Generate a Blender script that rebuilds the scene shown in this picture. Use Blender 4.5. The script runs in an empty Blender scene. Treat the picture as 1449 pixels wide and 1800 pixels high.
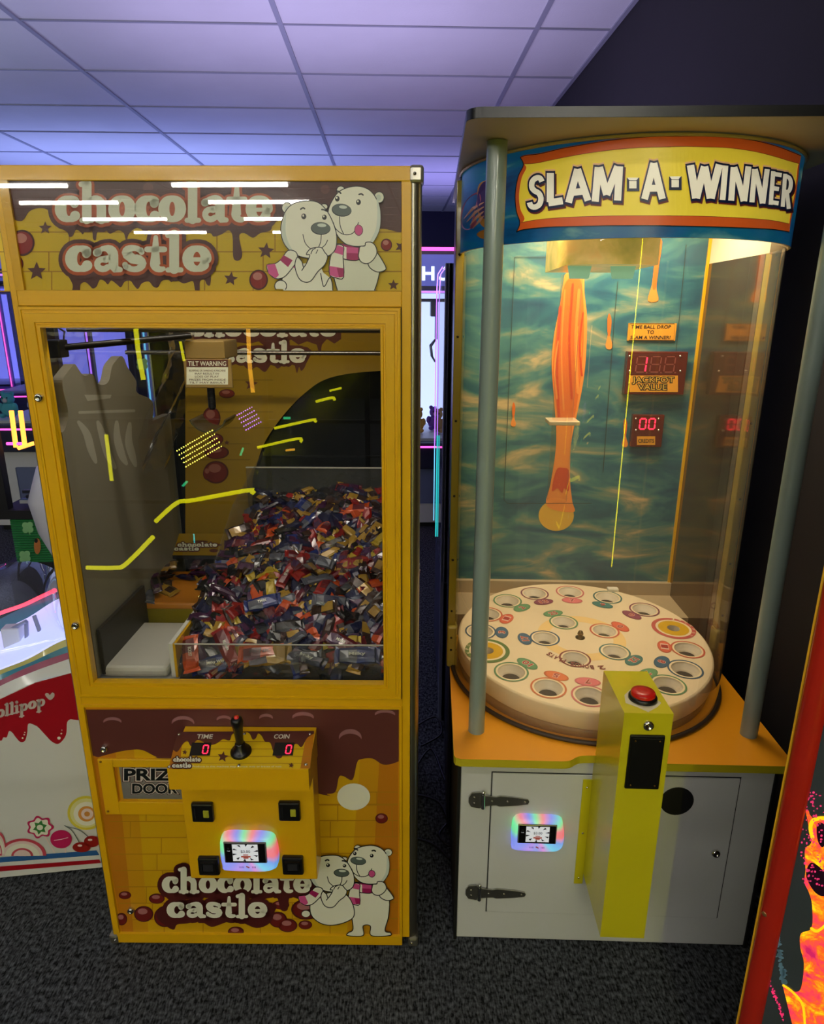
import bpy, bmesh, math, random
from mathutils import Vector, Matrix
from mathutils.geometry import delaunay_2d_cdt
random.seed(7)
scene = bpy.context.scene
COL = scene.collection
PI = math.pi
# ---------------------------------------------------------------- camera
FPX, PITCH, ROLL, CAMH = 1173.4, .29043, .00345, 1.62
cam_d = bpy.data.cameras.new('camera'); cam = bpy.data.objects.new('camera', cam_d); COL.objects.link(cam)
cam_d.sensor_fit = 'HORIZONTAL'; cam_d.sensor_width = 36; cam_d.lens = FPX/1449*36
cam_d.clip_start = .02; cam_d.clip_end = 60
cam.matrix_world = Matrix.Translation((0, 0, CAMH)) @ Matrix.Rotation(PI/2-PITCH, 4, 'X') @ Matrix.Rotation(ROLL, 4, 'Z')
scene.camera = cam
# ---------------------------------------------------------------- world and exposure
w = bpy.data.worlds.new('world'); scene.world = w; w.use_nodes = True
w.node_tree.nodes['Background'].inputs[0].default_value = (.05, .05, .09, 1)
w.node_tree.nodes['Background'].inputs[1].default_value = .3
scene.view_settings.view_transform = 'Standard'; scene.view_settings.look = 'None'
scene.view_settings.gamma = 1; scene.view_settings.use_curve_mapping = False
scene.view_settings.exposure = 0.15
TUBE_E = 30.0      # fluorescent tube strength
# ---------------------------------------------------------------- added unseen area lights that wash the ceiling in blue and violet
def added_uplight(x, y, z, sx, sy, col, power, rx=PI, rz=0.0):
    d = bpy.data.lights.new('added_uplight', 'AREA'); d.shape = 'RECTANGLE'; d.size = sx; d.size_y = sy
    d.color = col; d.energy = power*.85
    o = bpy.data.objects.new('added_uplight', d); COL.objects.link(o); o.location = (x, y, z); o.rotation_euler = (rx, 0, rz)
    return o
added_uplight(-2.4, 6.4, 2.05, 3.5, 1.5, (.34, .42, 1.0), 40)
added_uplight(.6, 7.2, 2.1, 2.2, 1.2, (.40, .34, 1.0), 24)
added_uplight(-.4, 3.3, 1.7, 1.6, 1.0, (.66, .56, 1.0), 22)
added_uplight(-3.4, 2.8, 1.8, 1.6, 1.4, (.62, .7, 1.0), 26)
added_uplight(-.6, -1.8, 2.0, 3.0, 1.0, (.72, .72, 1.0), 16)

# ================================================================ helpers
def lin(c):
    c = c/255.0
    return c/12.92 if c <= .04045 else ((c+.055)/1.055)**2.4
def C3(r, g, b): return (lin(r), lin(g), lin(b), 1)
MATS = {}
def mat(name, rgb=(200, 200, 200), rough=.5, metal=0.0, emit=None, es=1.0, coat=0.0, bump=0.0, bscale=200, vary=0.0, vscale=6, spec=.5):
    if name in MATS: return MATS[name]
    m = bpy.data.materials.new(name); m.use_nodes = True; nt = m.node_tree; b = nt.nodes['Principled BSDF']
    b.inputs['Base Color'].default_value = C3(*rgb); b.inputs['Roughness'].default_value = rough
    b.inputs['Metallic'].default_value = metal; b.inputs['Coat Weight'].default_value = coat
    b.inputs['Specular IOR Level'].default_value = spec
    if coat: b.inputs['Coat Roughness'].default_value = .06
    if emit is not None:
        b.inputs['Emission Color'].default_value = C3(*emit); b.inputs['Emission Strength'].default_value = es
    if bump or vary:
        tc = nt.nodes.new('ShaderNodeTexCoord')
    if bump:
        n = nt.nodes.new('ShaderNodeTexNoise'); n.inputs['Scale'].default_value = bscale; n.inputs['Detail'].default_value = 3
        nt.links.new(tc.outputs['Object'], n.inputs['Vector'])
        bp = nt.nodes.new('ShaderNodeBump'); bp.inputs['Strength'].default_value = bump; bp.inputs['Distance'].default_value = .002
        nt.links.new(n.outputs[0], bp.inputs['Height']); nt.links.new(bp.outputs[0], b.inputs['Normal'])
    if vary:
        n = nt.nodes.new('ShaderNodeTexNoise'); n.inputs['Scale'].default_value = vscale; n.inputs['Detail'].default_value = 5
        nt.links.new(tc.outputs['Object'], n.inputs['Vector'])
        r = nt.nodes.new('ShaderNodeMapRange'); r.inputs[1].default_value = .3; r.inputs[2].default_value = .7
        r.inputs[3].default_value = 1-vary; r.inputs[4].default_value = 1+vary
        nt.links.new(n.outputs[0], r.inputs[0])
        mx = nt.nodes.new('ShaderNodeMix'); mx.data_type = 'RGBA'; mx.blend_type = 'MULTIPLY'; mx.inputs[0].default_value = 1
        mx.inputs[6].default_value = C3(*rgb); nt.links.new(r.outputs[0], mx.inputs[7]); nt.links.new(mx.outputs[2], b.inputs['Base Color'])
    MATS[name] = m; return m
def glass(name, tint=(1, 1, 1), ior=1.5, haze=0.0, hazecol=(.8, .8, .8), rough=0.0, gain=1.0):
    if name in MATS: return MATS[name]
    m = bpy.data.materials.new(name); m.use_nodes = True; nt = m.node_tree; nt.nodes.clear()
    o = nt.nodes.new('ShaderNodeOutputMaterial'); t = nt.nodes.new('ShaderNodeBsdfTransparent'); t.inputs[0].default_value = (*tint, 1)
    g = nt.nodes.new('ShaderNodeBsdfGlossy'); g.inputs['Roughness'].default_value = rough
    # Schlick reflectance from the angle to the surface, the same for both faces of a thin pane
    ge = nt.nodes.new('ShaderNodeNewGeometry'); dt = nt.nodes.new('ShaderNodeVectorMath'); dt.operation = 'DOT_PRODUCT'
    nt.links.new(ge.outputs['Normal'], dt.inputs[0]); nt.links.new(ge.outputs['Incoming'], dt.inputs[1])
    def mth(op, a, b=None, cl=False):
        q = nt.nodes.new('ShaderNodeMath'); q.operation = op; q.use_clamp = cl
        for i, v in enumerate((a, b)):
            if v is None: continue
            if isinstance(v, (int, float)): q.inputs[i].default_value = v
            else: nt.links.new(v, q.inputs[i])
        return q.outputs[0]
    f0 = ((ior-1)/(ior+1))**2
    src = mth('ADD', f0, mth('MULTIPLY', 1-f0, mth('POWER', mth('SUBTRACT', 1, mth('ABSOLUTE', dt.outputs['Value']), True), 5)))
    if gain != 1:
        ml = nt.nodes.new('ShaderNodeMath'); ml.operation = 'MULTIPLY'; ml.inputs[1].default_value = gain; ml.use_clamp = True
        nt.links.new(src, ml.inputs[0]); src = ml.outputs[0]
    mx = nt.nodes.new('ShaderNodeMixShader'); nt.links.new(src, mx.inputs[0]); nt.links.new(t.outputs[0], mx.inputs[1]); nt.links.new(g.outputs[0], mx.inputs[2])
    last = mx.outputs[0]
    if haze:
        d = nt.nodes.new('ShaderNodeBsdfDiffuse'); d.inputs[0].default_value = (*hazecol, 1)
        m2 = nt.nodes.new('ShaderNodeMixShader'); m2.inputs[0].default_value = haze
        nt.links.new(last, m2.inputs[1]); nt.links.new(d.outputs[0], m2.inputs[2]); last = m2.outputs[0]
    nt.links.new(last, o.inputs[0]); MATS[name] = m; return m
def emis(name, rgb, s): return mat(name, rgb, .5, emit=rgb, es=s)

def tag(o, label=None, cat=None, group=None, kind=None):
    if label: o['label'] = label
    if cat: o['category'] = cat
    if group: o['group'] = group
    if kind: o['kind'] = kind
    return o
def thing(name, label, cat, loc=(0, 0, 0), rz=0.0, group=None, parent=None):
    o = bpy.data.objects.new(name, None); o.empty_display_size = .1; COL.objects.link(o); o.location = loc; o.rotation_euler = (0, 0, rz)
    return tag(o, label, cat, group)
class MB:
    def __init__(s): s.v = []; s.f = []; s.m = []; s.mats = []; s.sm = []
    def mi(s, m):
        if m not in s.mats: s.mats.append(m)
        return s.mats.index(m)
    def add(s, vs, fs, m, smooth=False):
        b = len(s.v); s.v += [tuple(v) for v in vs]; i = s.mi(m)
        for f in fs: s.f.append([b+k for k in f]); s.m.append(i); s.sm.append(smooth)
        return s
    def box(s, x0, x1, y0, y1, z0, z1, m, bev=0.0, seg=2):
        x0, x1 = sorted((x0, x1)); y0, y1 = sorted((y0, y1)); z0, z1 = sorted((z0, z1))
        vs = [(x, y, z) for x in (x0, x1) for y in (y0, y1) for z in (z0, z1)]
        fs = [(0, 1, 3, 2), (4, 6, 7, 5), (0, 4, 5, 1), (2, 3, 7, 6), (0, 2, 6, 4), (1, 5, 7, 3)]
        if bev:
            bm = bmesh.new(); bv = [bm.verts.new(v) for v in vs]
            for f in fs: bm.faces.new([bv[k] for k in f])
            bmesh.ops.bevel(bm, geom=bm.edges[:], offset=bev, segments=seg, affect='EDGES', profile=.5)
            bm.verts.index_update()
            r = s.add([v.co for v in bm.verts], [[v.index for v in f.verts] for f in bm.faces], m); bm.free(); return r
        return s.add(vs, fs, m)
    def prism(s, pts, fn, d0, d1, m, smooth=False):
        # pts 2D outline, fn(u,v,d)->3D
        n = len(pts); vs = [fn(u, v, d0) for u, v in pts]+[fn(u, v, d1) for u, v in pts]
        s.add(vs, [list(range(n))[::-1], list(range(n, 2*n))], m)
        return s.add(vs, [(i, (i+1) % n, n+(i+1) % n, n+i) for i in range(n)], m, smooth)
    def tube(s, pts, r, m, n=10, caps=True, rs=None):
        pts = [Vector(p) for p in pts]; rings = []; vs = []
        up = None
        for i, p in enumerate(pts):
            d = (pts[min(i+1, len(pts)-1)]-pts[max(i-1, 0)]).normalized()
            if up is None: up = Vector((0, 0, 1)) if abs(d.z) < .9 else Vector((1, 0, 0))
            a = d.cross(up).normalized(); b = a.cross(d).normalized(); up = b
            rr = rs[i] if rs else r
            vs += [p+a*rr*math.cos(2*PI*k/n)+b*rr*math.sin(2*PI*k/n) for k in range(n)]
        L = len(pts)
        s.add(vs, [(i*n+k, i*n+(k+1) % n, (i+1)*n+(k+1) % n, (i+1)*n+k) for i in range(L-1) for k in range(n)], m, True)
        if caps: s.add(vs[:n], [list(range(n))], m); s.add(vs[-n:], [list(range(n))], m)
        return s
    def lathe(s, prof, m, c=(0, 0, 0), n=28, axis='Z', smooth=True, M=None, caps=True):
        # prof list (r, h)
        vs = []
        for r, h in prof:
            for k in range(n):
                a = 2*PI*k/n; x, y = r*math.cos(a), r*math.sin(a)
                p = (x, y, h) if axis == 'Z' else ((x, -h, y) if axis == 'Y' else (h, x, y))
                p = Vector(p)
                if M: p = M @ p
                vs.append(p+Vector(c))
        L = len(prof)
        s.add(vs, [(i*n+k, i*n+(k+1) % n, (i+1)*n+(k+1) % n, (i+1)*n+k) for i in range(L-1) for k in range(n)], m, smooth)
        if caps and prof[0][0] > 1e-6: s.add(vs[:n], [list(range(n))[::-1]], m)
        if caps and prof[-1][0] > 1e-6: s.add(vs[-n:], [list(range(n))], m)
        return s
    def sphere(s, c, r, m, sc=(1, 1, 1), nu=14, nv=9):
        prof = [(math.cos(-PI/2+PI*i/nv)*r, math.sin(-PI/2+PI*i/nv)*r) for i in range(nv+1)]
        prof[0] = (1e-5, -r); prof[-1] = (1e-5, r)
        return s.lathe(prof, m, c, nu, M=Matrix.Diagonal(sc))
    def frame(s, x0, x1, z0, z1, prof, m):
        # mitred rectangular frame: prof list of (inset, y)
        loops = []
        for ins, y in prof: loops.append([(x0+ins, y, z0+ins), (x1-ins, y, z0+ins), (x1-ins, y, z1-ins), (x0+ins, y, z1-ins)])
        for a, b in zip(loops, loops[1:]):
            s.add(a+b, [(k, (k+1) % 4, 4+(k+1) % 4, 4+k) for k in range(4)], m)
        return s
    def build(s, name, parent=None, smooth=None):
        me = bpy.data.meshes.new(name); me.from_pydata(s.v, [], s.f)
        for m in s.mats: me.materials.append(m)
        for p, i, q in zip(me.polygons, s.m, s.sm): p.material_index = i; p.use_smooth = q if smooth is None else smooth
        me.update(); o = bpy.data.objects.new(name, me); COL.objects.link(o)
        if parent is not None: o.parent = parent
        return o

# -------- a frame of reference: turns a pixel of the photograph into a point on a plane standing in the scene
def ray(x, y):
    a = (x-724.5)/FPX; b = (y-900)/FPX
    cx = a*math.cos(ROLL)+b*math.sin(ROLL); cy = -a*math.sin(ROLL)+b*math.cos(ROLL)
    return Vector((cx, math.cos(PITCH)-cy*math.sin(PITCH), -math.sin(PITCH)-cy*math.cos(PITCH)))
class Fr:
    def __init__(s, loc=(0, 0, 0), rz=0.0):
        s.inv = (Matrix.Translation(loc) @ Matrix.Rotation(rz, 4, 'Z')).inverted(); s.o = s.inv @ Vector((0, 0, CAMH))
    def d(s, x, y): return s.inv.to_3x3() @ ray(x, y)
    def y(s, px, py, Y): d = s.d(px, py); return s.o+d*((Y-s.o.y)/d.y)
    def x(s, px, py, X): d = s.d(px, py); return s.o+d*((X-s.o.x)/d.x)
    def z(s, px, py, Z): d = s.d(px, py); return s.o+d*((Z-s.o.z)/d.z)
    def pl(s, px, py, p0, n): d = s.d(px, py); return s.o+d*((Vector(p0)-s.o).dot(n)/d.dot(n))
    def cyl(s, px, py, cx, cy, R, far=False):
        d = s.d(px, py); ox, oy = s.o.x-cx, s.o.y-cy
        a = d.x*d.x+d.y*d.y; b = 2*(ox*d.x+oy*d.y); c = ox*ox+oy*oy-R*R; D = b*b-4*a*c
        t = (-b+(math.sqrt(max(D, 0)) if far else -math.sqrt(max(D, 0))))/(2*a); return s.o+d*t
    def yconv(s, Y): return lambda a, b, h: s.y(a, b, Y)+Vector((0, -h, 0))
    def plconv(s, p0, n): n = Vector(n).normalized(); return lambda a, b, h: s.pl(a, b, p0, n)+n*h
def arc(cx, cy, rx, ry, a0, a1, n=14):
    return [(cx+rx*math.cos(math.radians(a0+(a1-a0)*i/n)), cy+ry*math.sin(math.radians(a0+(a1-a0)*i/n))) for i in range(n+1)]
def smooth(P, closed=True, k=5):
    n = len(P); out = []
    rng = range(n if closed else n-1)
    g = lambda i: P[i % n] if closed else P[max(0, min(n-1, i))]
    for i in rng:
        p0, p1, p2, p3 = g(i-1), g(i), g(i+1), g(i+2)
        for j in range(k):
            t = j/k
            out.append(tuple(.5*((2*b)+(-a+c)*t+(2*a-5*b+4*c-d)*t*t+(-a+3*b-3*c+d)*t**3) for a, b, c, d in zip(p0, p1, p2, p3)))
    if not closed: out.append(P[-1])
    return out
class Art:
    """flat print: shapes laid as thin layers on a surface of the scene"""
    def __init__(s, conv, step=.0003, base=1): s.mb = MB(); s.conv = conv; s.step = step; s.base = base
    def P(s, p, L): return s.conv(p[0], p[1], (s.base+L)*s.step)
    def poly(s, pts, m, L=0, dx=0, dy=0): s.mb.add([s.P((p[0]+dx, p[1]+dy), L) for p in pts], [list(range(len(pts)))], m); return s
    def blob(s, pts, m, L=0, k=5): return s.poly(smooth(pts, True, k), m, L)
    def rect(s, x0, y0, x1, y1, m, L=0): return s.poly([(x0, y0), (x1, y0), (x1, y1), (x0, y1)], m, L)
    def band(s, top, bot, m, L=0, n=24):
        def rs(P, t):
            T = t*(len(P)-1); i = min(int(T), len(P)-2); q = T-i; return (P[i][0]*(1-q)+P[i+1][0]*q, P[i][1]*(1-q)+P[i+1][1]*q)
        vs = []
        for i in range(n+1): vs += [s.P(rs(top, i/n), L), s.P(rs(bot, i/n), L)]
        s.mb.add(vs, [(2*i, 2*i+2, 2*i+3, 2*i+1) for i in range(n)], m); return s
    def ell(s, cx, cy, rx, ry, m, L=0, rot=0, n=28):
        c, q = math.cos(rot), math.sin(rot)
        return s.poly([(cx+rx*math.cos(t)*c-ry*math.sin(t)*q, cy+rx*math.cos(t)*q+ry*math.sin(t)*c) for t in [2*PI*i/n for i in range(n)]], m, L)
    def star(s, cx, cy, r, m, L=0, rot=0.0, inner=.45, n=5):
        return s.poly([(cx+(r if i % 2 == 0 else r*inner)*math.sin(rot+PI*i/n), cy-(r if i % 2 == 0 else r*inner)*math.cos(rot+PI*i/n)) for i in range(2*n)], m, L)
    def stroke(s, pts, w, m, L=0, closed=False, cap=True, e=0.0):
        # w number or list; e extra half width
        n = len(pts); ws = w if isinstance(w, (list, tuple)) else [w]*n
        l, r = [], []
        for i in range(n):
            a = pts[i-1] if (i or closed) else pts[0]; b = pts[(i+1) % n] if (i < n-1 or closed) else pts[-1]
            dx, dy = b[0]-a[0], b[1]-a[1]; q = math.hypot(dx, dy) or 1; hw = ws[i]/2+e
            ox, oy = -dy/q*hw, dx/q*hw
            l.append(s.P((pts[i][0]+ox, pts[i][1]+oy), L)); r.append(s.P((pts[i][0]-ox, pts[i][1]-oy), L))
        k = n if closed else n-1
        s.mb.add(l+r, [(i, (i+1) % n, n+(i+1) % n, n+i) for i in range(k)], m)
        if cap and not closed:
            for i in (0, n-1): s.ell(pts[i][0], pts[i][1], ws[i]/2+e, ws[i]/2+e, m, L+.2, n=14)
        elif cap:
            pass
        return s
    def bubble(s, cx, cy, rx, ry, m1, m2, m3, L=0):
        s.ell(cx, cy, rx, ry, m1, L); s.ell(cx, cy, rx*.86, ry*.86, m2, L+1); s.ell(cx-rx*.1, cy-ry*.35, rx*.5, ry*.38, m3, L+2); return s
    def text(s, body, x0, x1, yb, h, m, L=0, off=0.0, shear=0.0, dy0=0.0, dy1=0.0, bold=0.0):
        """fit text between x0..x1 with capital height h, baseline yb (dy: baseline shift at the two ends)"""
        def get(o_):
            cu = bpy.data.curves.new('t', 'FONT'); cu.body = body; cu.size = 1; cu.offset = o_; cu.shear = shear; cu.resolution_u = 3
            ob = bpy.data.objects.new('t', cu); me = ob.to_mesh(); V = [tuple(v.co) for v in me.vertices]; F = [list(p.vertices) for p in me.polygons]
            ob.to_mesh_clear(); bpy.data.objects.remove(ob); bpy.data.curves.remove(cu); return V, F
        V, F = get(bold); xs = [v[0] for v in V]; a, b = min(xs), max(xs); ytop = max(v[1] for v in V) if body.upper() == body else .73
        kx = (x1-x0)/(b-a); ky = h/ytop
        if off: V, F = get(bold+off)
        s.mb.add([s.P((x0+(v[0]-a)*kx, yb-v[1]*ky+dy0+(dy1-dy0)*(v[0]-a)/(b-a)), L) for v in V], F, m); return s
    def build(s, name, parent, label=None):
        o = s.mb.build(name, parent); tag(o, label); return o

# -------- fat rounded serif letters, drawn as strokes; unit: x-height 1, y up
def G(ch):
    A = arc
    def ww(P, lo=.2, hi=.38, cx=.45, rx=.33): return [lo+(hi-lo)*min(1, abs(p[0]-cx)/rx) for p in P]
    if ch == 'o': P = A(.46, .5, .3, .37, 0, 360, 22)[:-1]; return [(P, ww(P, .2, .4, .46, .3), True)], .93
    if ch == 'c': P = A(.48, .5, .3, .37, 48, 318, 18); return [(P, ww(P, .2, .42, .48, .3), False), ([(.7, .72), (.68, .68)], [.3, .3], False)], .86
    if ch == 'e':
        P = A(.46, .5, .3, .37, 0, 322, 20); return [(P, ww(P, .2, .38, .46, .3), False), ([(.3, .47), (.78, .47)], [.15, .15], False)], .9
    if ch == 'h':
        return [([(.26, 0.12), (.26, 1.38)], [.34, .34], False), ([(.06, 1.38), (.26, 1.42)], [.2, .2], False), ([(.08, .09), (.44, .09)], [.18, .18], False),
                (A(.52, .55, .26, .3, 150, 0, 8)+[(.78, .12)], [.2]*3+[.26, .3, .34, .34, .34, .34, .34], False), ([(.64, .09), (1.0, .09)], [.18, .18], False)], 1.06
    if ch == 'l': return [([(.26, .12), (.26, 1.38)], [.34, .34], False), ([(.06, 1.36), (.26, 1.42)], [.2, .2], False), ([(.06, .09), (.48, .09)], [.18, .18], False)], .54
    if ch == 'i': return [([(.26, .12), (.26, .85)], [.34, .34], False), ([(.06, .86), (.26, .9)], [.2, .2], False), ([(.06, .09), (.48, .09)], [.18, .18], False), ([(.25, 1.3), (.26, 1.3)], [.36, .36], False)], .54
    if ch == 't': return [([(.34, 1.28), (.32, .3)]+A(.5, .28, .18, .17, 190, 300, 5), [.16, .36, .34, .3, .26, .22, .2, .16], False), ([(.06, .84), (.62, .84)], [.2, .2], False)], .68
    if ch == 'a':
        return [([(.16, .72), (.2, .74)], [.28, .28], False), (A(.44, .62, .26, .26, 150, 0, 8)+[(.7, .2), (.76, .12), (.92, .1)], [.2, .18, .18, .2, .26, .32, .34, .34, .34, .34, .26, .18], False),
                (A(.36, .3, .19, .18, 60, 320, 10), .22, False), ([(.4, .52), (.66, .56)], [.16, .16], False)], .96
    if ch == 's':
        P = A(.4, .72, .23, .17, 40, 200, 8)+A(.42, .3, .26, .19, 100, -140, 10)
        return [(P, [.2, .2, .2, .22, .26, .3, .32, .34, .34]+[.34, .34, .34, .32, .3, .26, .24, .22, .2, .2, .22], False), ([(.64, .82), (.66, .74)], [.18, .2], False), ([(.14, .2), (.12, .28)], [.18, .2], False)], .78
    if ch == 'p':
        P = A(.54, .48, .26, .34, 0, 360, 18)[:-1]
        return [([(.26, -.5), (.26, .8)], [.34, .34], False), ([(.06, .86), (.26, .86)], [.2, .2], False), ([(.06, -.5), (.48, -.5)], [.18, .18], False), (P, ww(P, .18, .34, .54, .26), True)], .98
def logo(art, word, x0, x1, yb, xh, layers, L=0, y1=None, sl=0.0):
    """layers: list of (material, extra half width px, dy px). y1: baseline at the right end"""
    tot = sum(G(c)[1] for c in word); kx = (x1-x0)/tot; y1 = yb if y1 is None else y1
    for li, (m, e, dy) in enumerate(layers):
        x = 0
        for c in word:
            st, adv = G(c)
            for P, W, cl in st:
                Q = [(x0+(x+p[0]+sl*p[1])*kx, yb+(y1-yb)*(x+p[0])/tot-p[1]*xh+dy) for p in P]
                k = (kx+xh)/2; W2 = [v*k for v in W] if isinstance(W, list) else W*k
                art.stroke(Q, W2, m, L+li, closed=cl, e=e)
            x += adv
# ================================================================ materials
YEL = mat('yellow_enamel', (222, 170, 4), .32, coat=.5, bump=.12, bscale=260)
YEL2 = mat('yellow_print', (222, 186, 10), .35, vary=.06)
YELM = mat('orange_yellow_print', (212, 140, 12), .35)
BRN = mat('brown_print', (92, 48, 42), .3)
BRN2 = mat('dark_brown_print', (78, 28, 26), .3)
ORG = mat('orange_print', (190, 82, 24), .3)
LINE = mat('brick_line_print', (172, 122, 10), .4)
CREAM = mat('cream_print', (232, 232, 212), .35)
RED = mat('red_bubble_print', (150, 30, 22), .3)
REDL = mat('red_highlight_print', (205, 130, 120), .3)
MAUVE = mat('mauve_highlight_print', (150, 104, 106), .3)
PINK = mat('pink_print', (205, 80, 140), .4)
MAG = mat('magenta_print', (160, 25, 90), .4)
BLK = mat('black_print', (20, 24, 24), .3)
GREYP = mat('grey_print', (86, 98, 92), .3)
SHADE = mat('pale_grey_print', (205, 214, 200), .4)
CHROME = mat('chrome', (215, 215, 210), .12, 1)
STEEL = mat('brushed_aluminium', (168, 164, 148), .34, 1, bump=.2, bscale=300)
BPL = mat('black_plastic', (14, 14, 15), .28)
BMAT = mat('matt_black', (10, 10, 11), .6)
WLAM = mat('white_laminate', (222, 222, 214), .45)
LEDR = emis('red_led', (255, 30, 60), 3.5)
LEDOFF = mat('unlit_led', (70, 30, 26), .4)
SCREEN = mat('black_screen', (12, 10, 12), .12)
GLASS = glass('clear_glass', (.97, .98, .97), 1.5, gain=1.5)
ACRY = glass('clear_acrylic', (.97, .97, .955), 1.45, haze=.03, hazecol=(.6, .55, .45), gain=1.0)
ACRY2 = glass('thin_acrylic', (.9, .9, .88), 1.45, haze=.05, hazecol=(.5, .5, .45))

# ================================================================ the setting
fm = mat('dark_carpet', (44, 46, 48), .95, spec=.1)
nt = fm.node_tree; b = nt.nodes['Principled BSDF']; tc = nt.nodes.new('ShaderNodeTexCoord')
mp = nt.nodes.new('ShaderNodeMapping'); mp.inputs['Scale'].default_value = (240, 55, 1); nt.links.new(tc.outputs['Object'], mp.inputs[0])
n1 = nt.nodes.new('ShaderNodeTexNoise'); n1.inputs['Scale'].default_value = 1; n1.inputs['Detail'].default_value = 6; nt.links.new(mp.outputs[0], n1.inputs['Vector'])
n2 = nt.nodes.new('ShaderNodeTexNoise'); n2.inputs['Scale'].default_value = 90; n2.inputs['Detail'].default_value = 4; nt.links.new(tc.outputs['Object'], n2.inputs['Vector'])
ad = nt.nodes.new('ShaderNodeMath'); ad.operation = 'MULTIPLY'; nt.links.new(n1.outputs[0], ad.inputs[0]); nt.links.new(n2.outputs[0], ad.inputs[1])
cr = nt.nodes.new('ShaderNodeValToRGB'); cr.color_ramp.elements[0].position = .16; cr.color_ramp.elements[1].position = .40
cr.color_ramp.elements[0].color = C3(22, 23, 25); cr.color_ramp.elements[1].color = C3(98, 102, 106)
nt.links.new(ad.outputs[0], cr.inputs[0]); nt.links.new(cr.outputs[0], b.inputs['Base Color'])
bp = nt.nodes.new('ShaderNodeBump'); bp.inputs['Strength'].default_value = .7; bp.inputs['Distance'].default_value = .004
nt.links.new(ad.outputs[0], bp.inputs['Height']); nt.links.new(bp.outputs[0], b.inputs['Normal'])
CR = math.radians(1.84)       # the ceiling grid and the room's walls are turned a little against the camera
RM = Matrix.Rotation(CR, 4, 'Z')
X0, X1, Y0, Y1, ZC = -6.6, 1.065, -10.4, 9.6, 2.9
def struct(mb, name):
    o = mb.build(name); o['kind'] = 'structure'; o.rotation_euler.z = CR; return o
struct(MB().box(X0, X1, Y0, Y1, -.05, 0, fm), 'floor')
wd = mat('dark_wall_paint', (24, 20, 26), .8, vary=.1); wn = mat('navy_wall_paint', (30, 26, 62), .8)
struct(MB().box(X1, X1+.1, Y0, Y1, 0, ZC+.1, wd), 'wall_right')
struct(MB().box(X0-.1, X0, Y0, Y1, 0, ZC+.1, wn), 'wall_left')
struct(MB().box(X0, X1, Y1, Y1+.1, 0, ZC+.1, wn), 'wall_back')
struct(MB().box(X0, X1, Y0-.1, Y0, 0, ZC+.1, wd), 'wall_front')
# suspended ceiling: white grid with a tile in each opening
tw, tl = 1.2, .675; gx0 = -.503; gy0 = 3.64
gridm = mat('ceiling_grid', (150, 152, 165), .5); tilem = mat('ceiling_tile', (214, 214, 218), .9, bump=.4, bscale=90, vary=.03, vscale=3)
g = MB(); xs = []; k = int((X0-gx0)/tw)-1
while gx0+k*tw < X1+tw: xs.append(gx0+k*tw); k += 1
ys = []; k = int((Y0-gy0)/tl)-1
while gy0+k*tl < Y1+tl: ys.append(gy0+k*tl); k += 1
for x in xs:
    if X0 < x < X1: g.box(x-.012, x+.012, Y0, Y1, ZC-.002, ZC+.03, gridm)
for y in ys:
    if Y0 < y < Y1: g.box(X0, X1, y-.007, y+.007, ZC-.001, ZC+.03, gridm)
g.box(X1-.02, X1, Y0, Y1, ZC-.004, ZC+.02, gridm)
g.box(X0, X1, Y0, Y1, ZC+.06, ZC+.09, gridm)
ceil = struct(g, 'ceiling')
proto = {}
for i in range(len(xs)-1):
    for j in range(len(ys)-1):
        a0, a1, b0, b1 = max(xs[i], X0), min(xs[i+1], X1), max(ys[j], Y0), min(ys[j+1], Y1)
        if a1-a0 < .05 or b1-b0 < .05: continue
        if b0 > 8 or a0 < -6: pass
        key = (round(a1-a0, 3), round(b1-b0, 3))
        if key not in proto:
            proto[key] = MB().box(0, a1-a0-.012, 0, b1-b0-.008, 0, .015, tilem, .002, 1).build('tile', ceil)
            o = proto[key]
        else:
            o = proto[key].copy(); COL.objects.link(o)
        o.location = (a0+.006, b0+.004, ZC+.003+random.uniform(0, .003))
# fluorescent battens under the ceiling behind the photographer (far rows mirror in the sign glass, nearer rows are added to light the fronts)
tube_m = emis('fluorescent_tube', (255, 250, 238), TUBE_E); batt = mat('batten_white', (230, 230, 230), .4)
first = None; rows = [-.45, -2.2, -3.4, -4.55, -5.65, -7.1, -8.7]
for j, y in enumerate(rows):
    for i, x in enumerate([-4.35, -2.08, .45]):
        if first is None:
            first = thing('batten_light', 'white ceiling batten with one bright tube in a row of battens behind the camera', 'light', group='ceiling battens behind the camera')
            MB().box(-.62, .62, -.05, .05, -.03, 0, batt, .006).build('batten', first)
            MB().tube([(-.59, 0, -.05), (.59, 0, -.05)], .021, tube_m).build('tube', first)
            o = first
        else:
            o = first.copy(); COL.objects.link(o)
            for c in first.children: d = c.copy(); COL.objects.link(d); d.parent = o
        o.location = RM @ Vector((x, y, ZC-.003)); o.rotation_euler.z = CR

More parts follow.
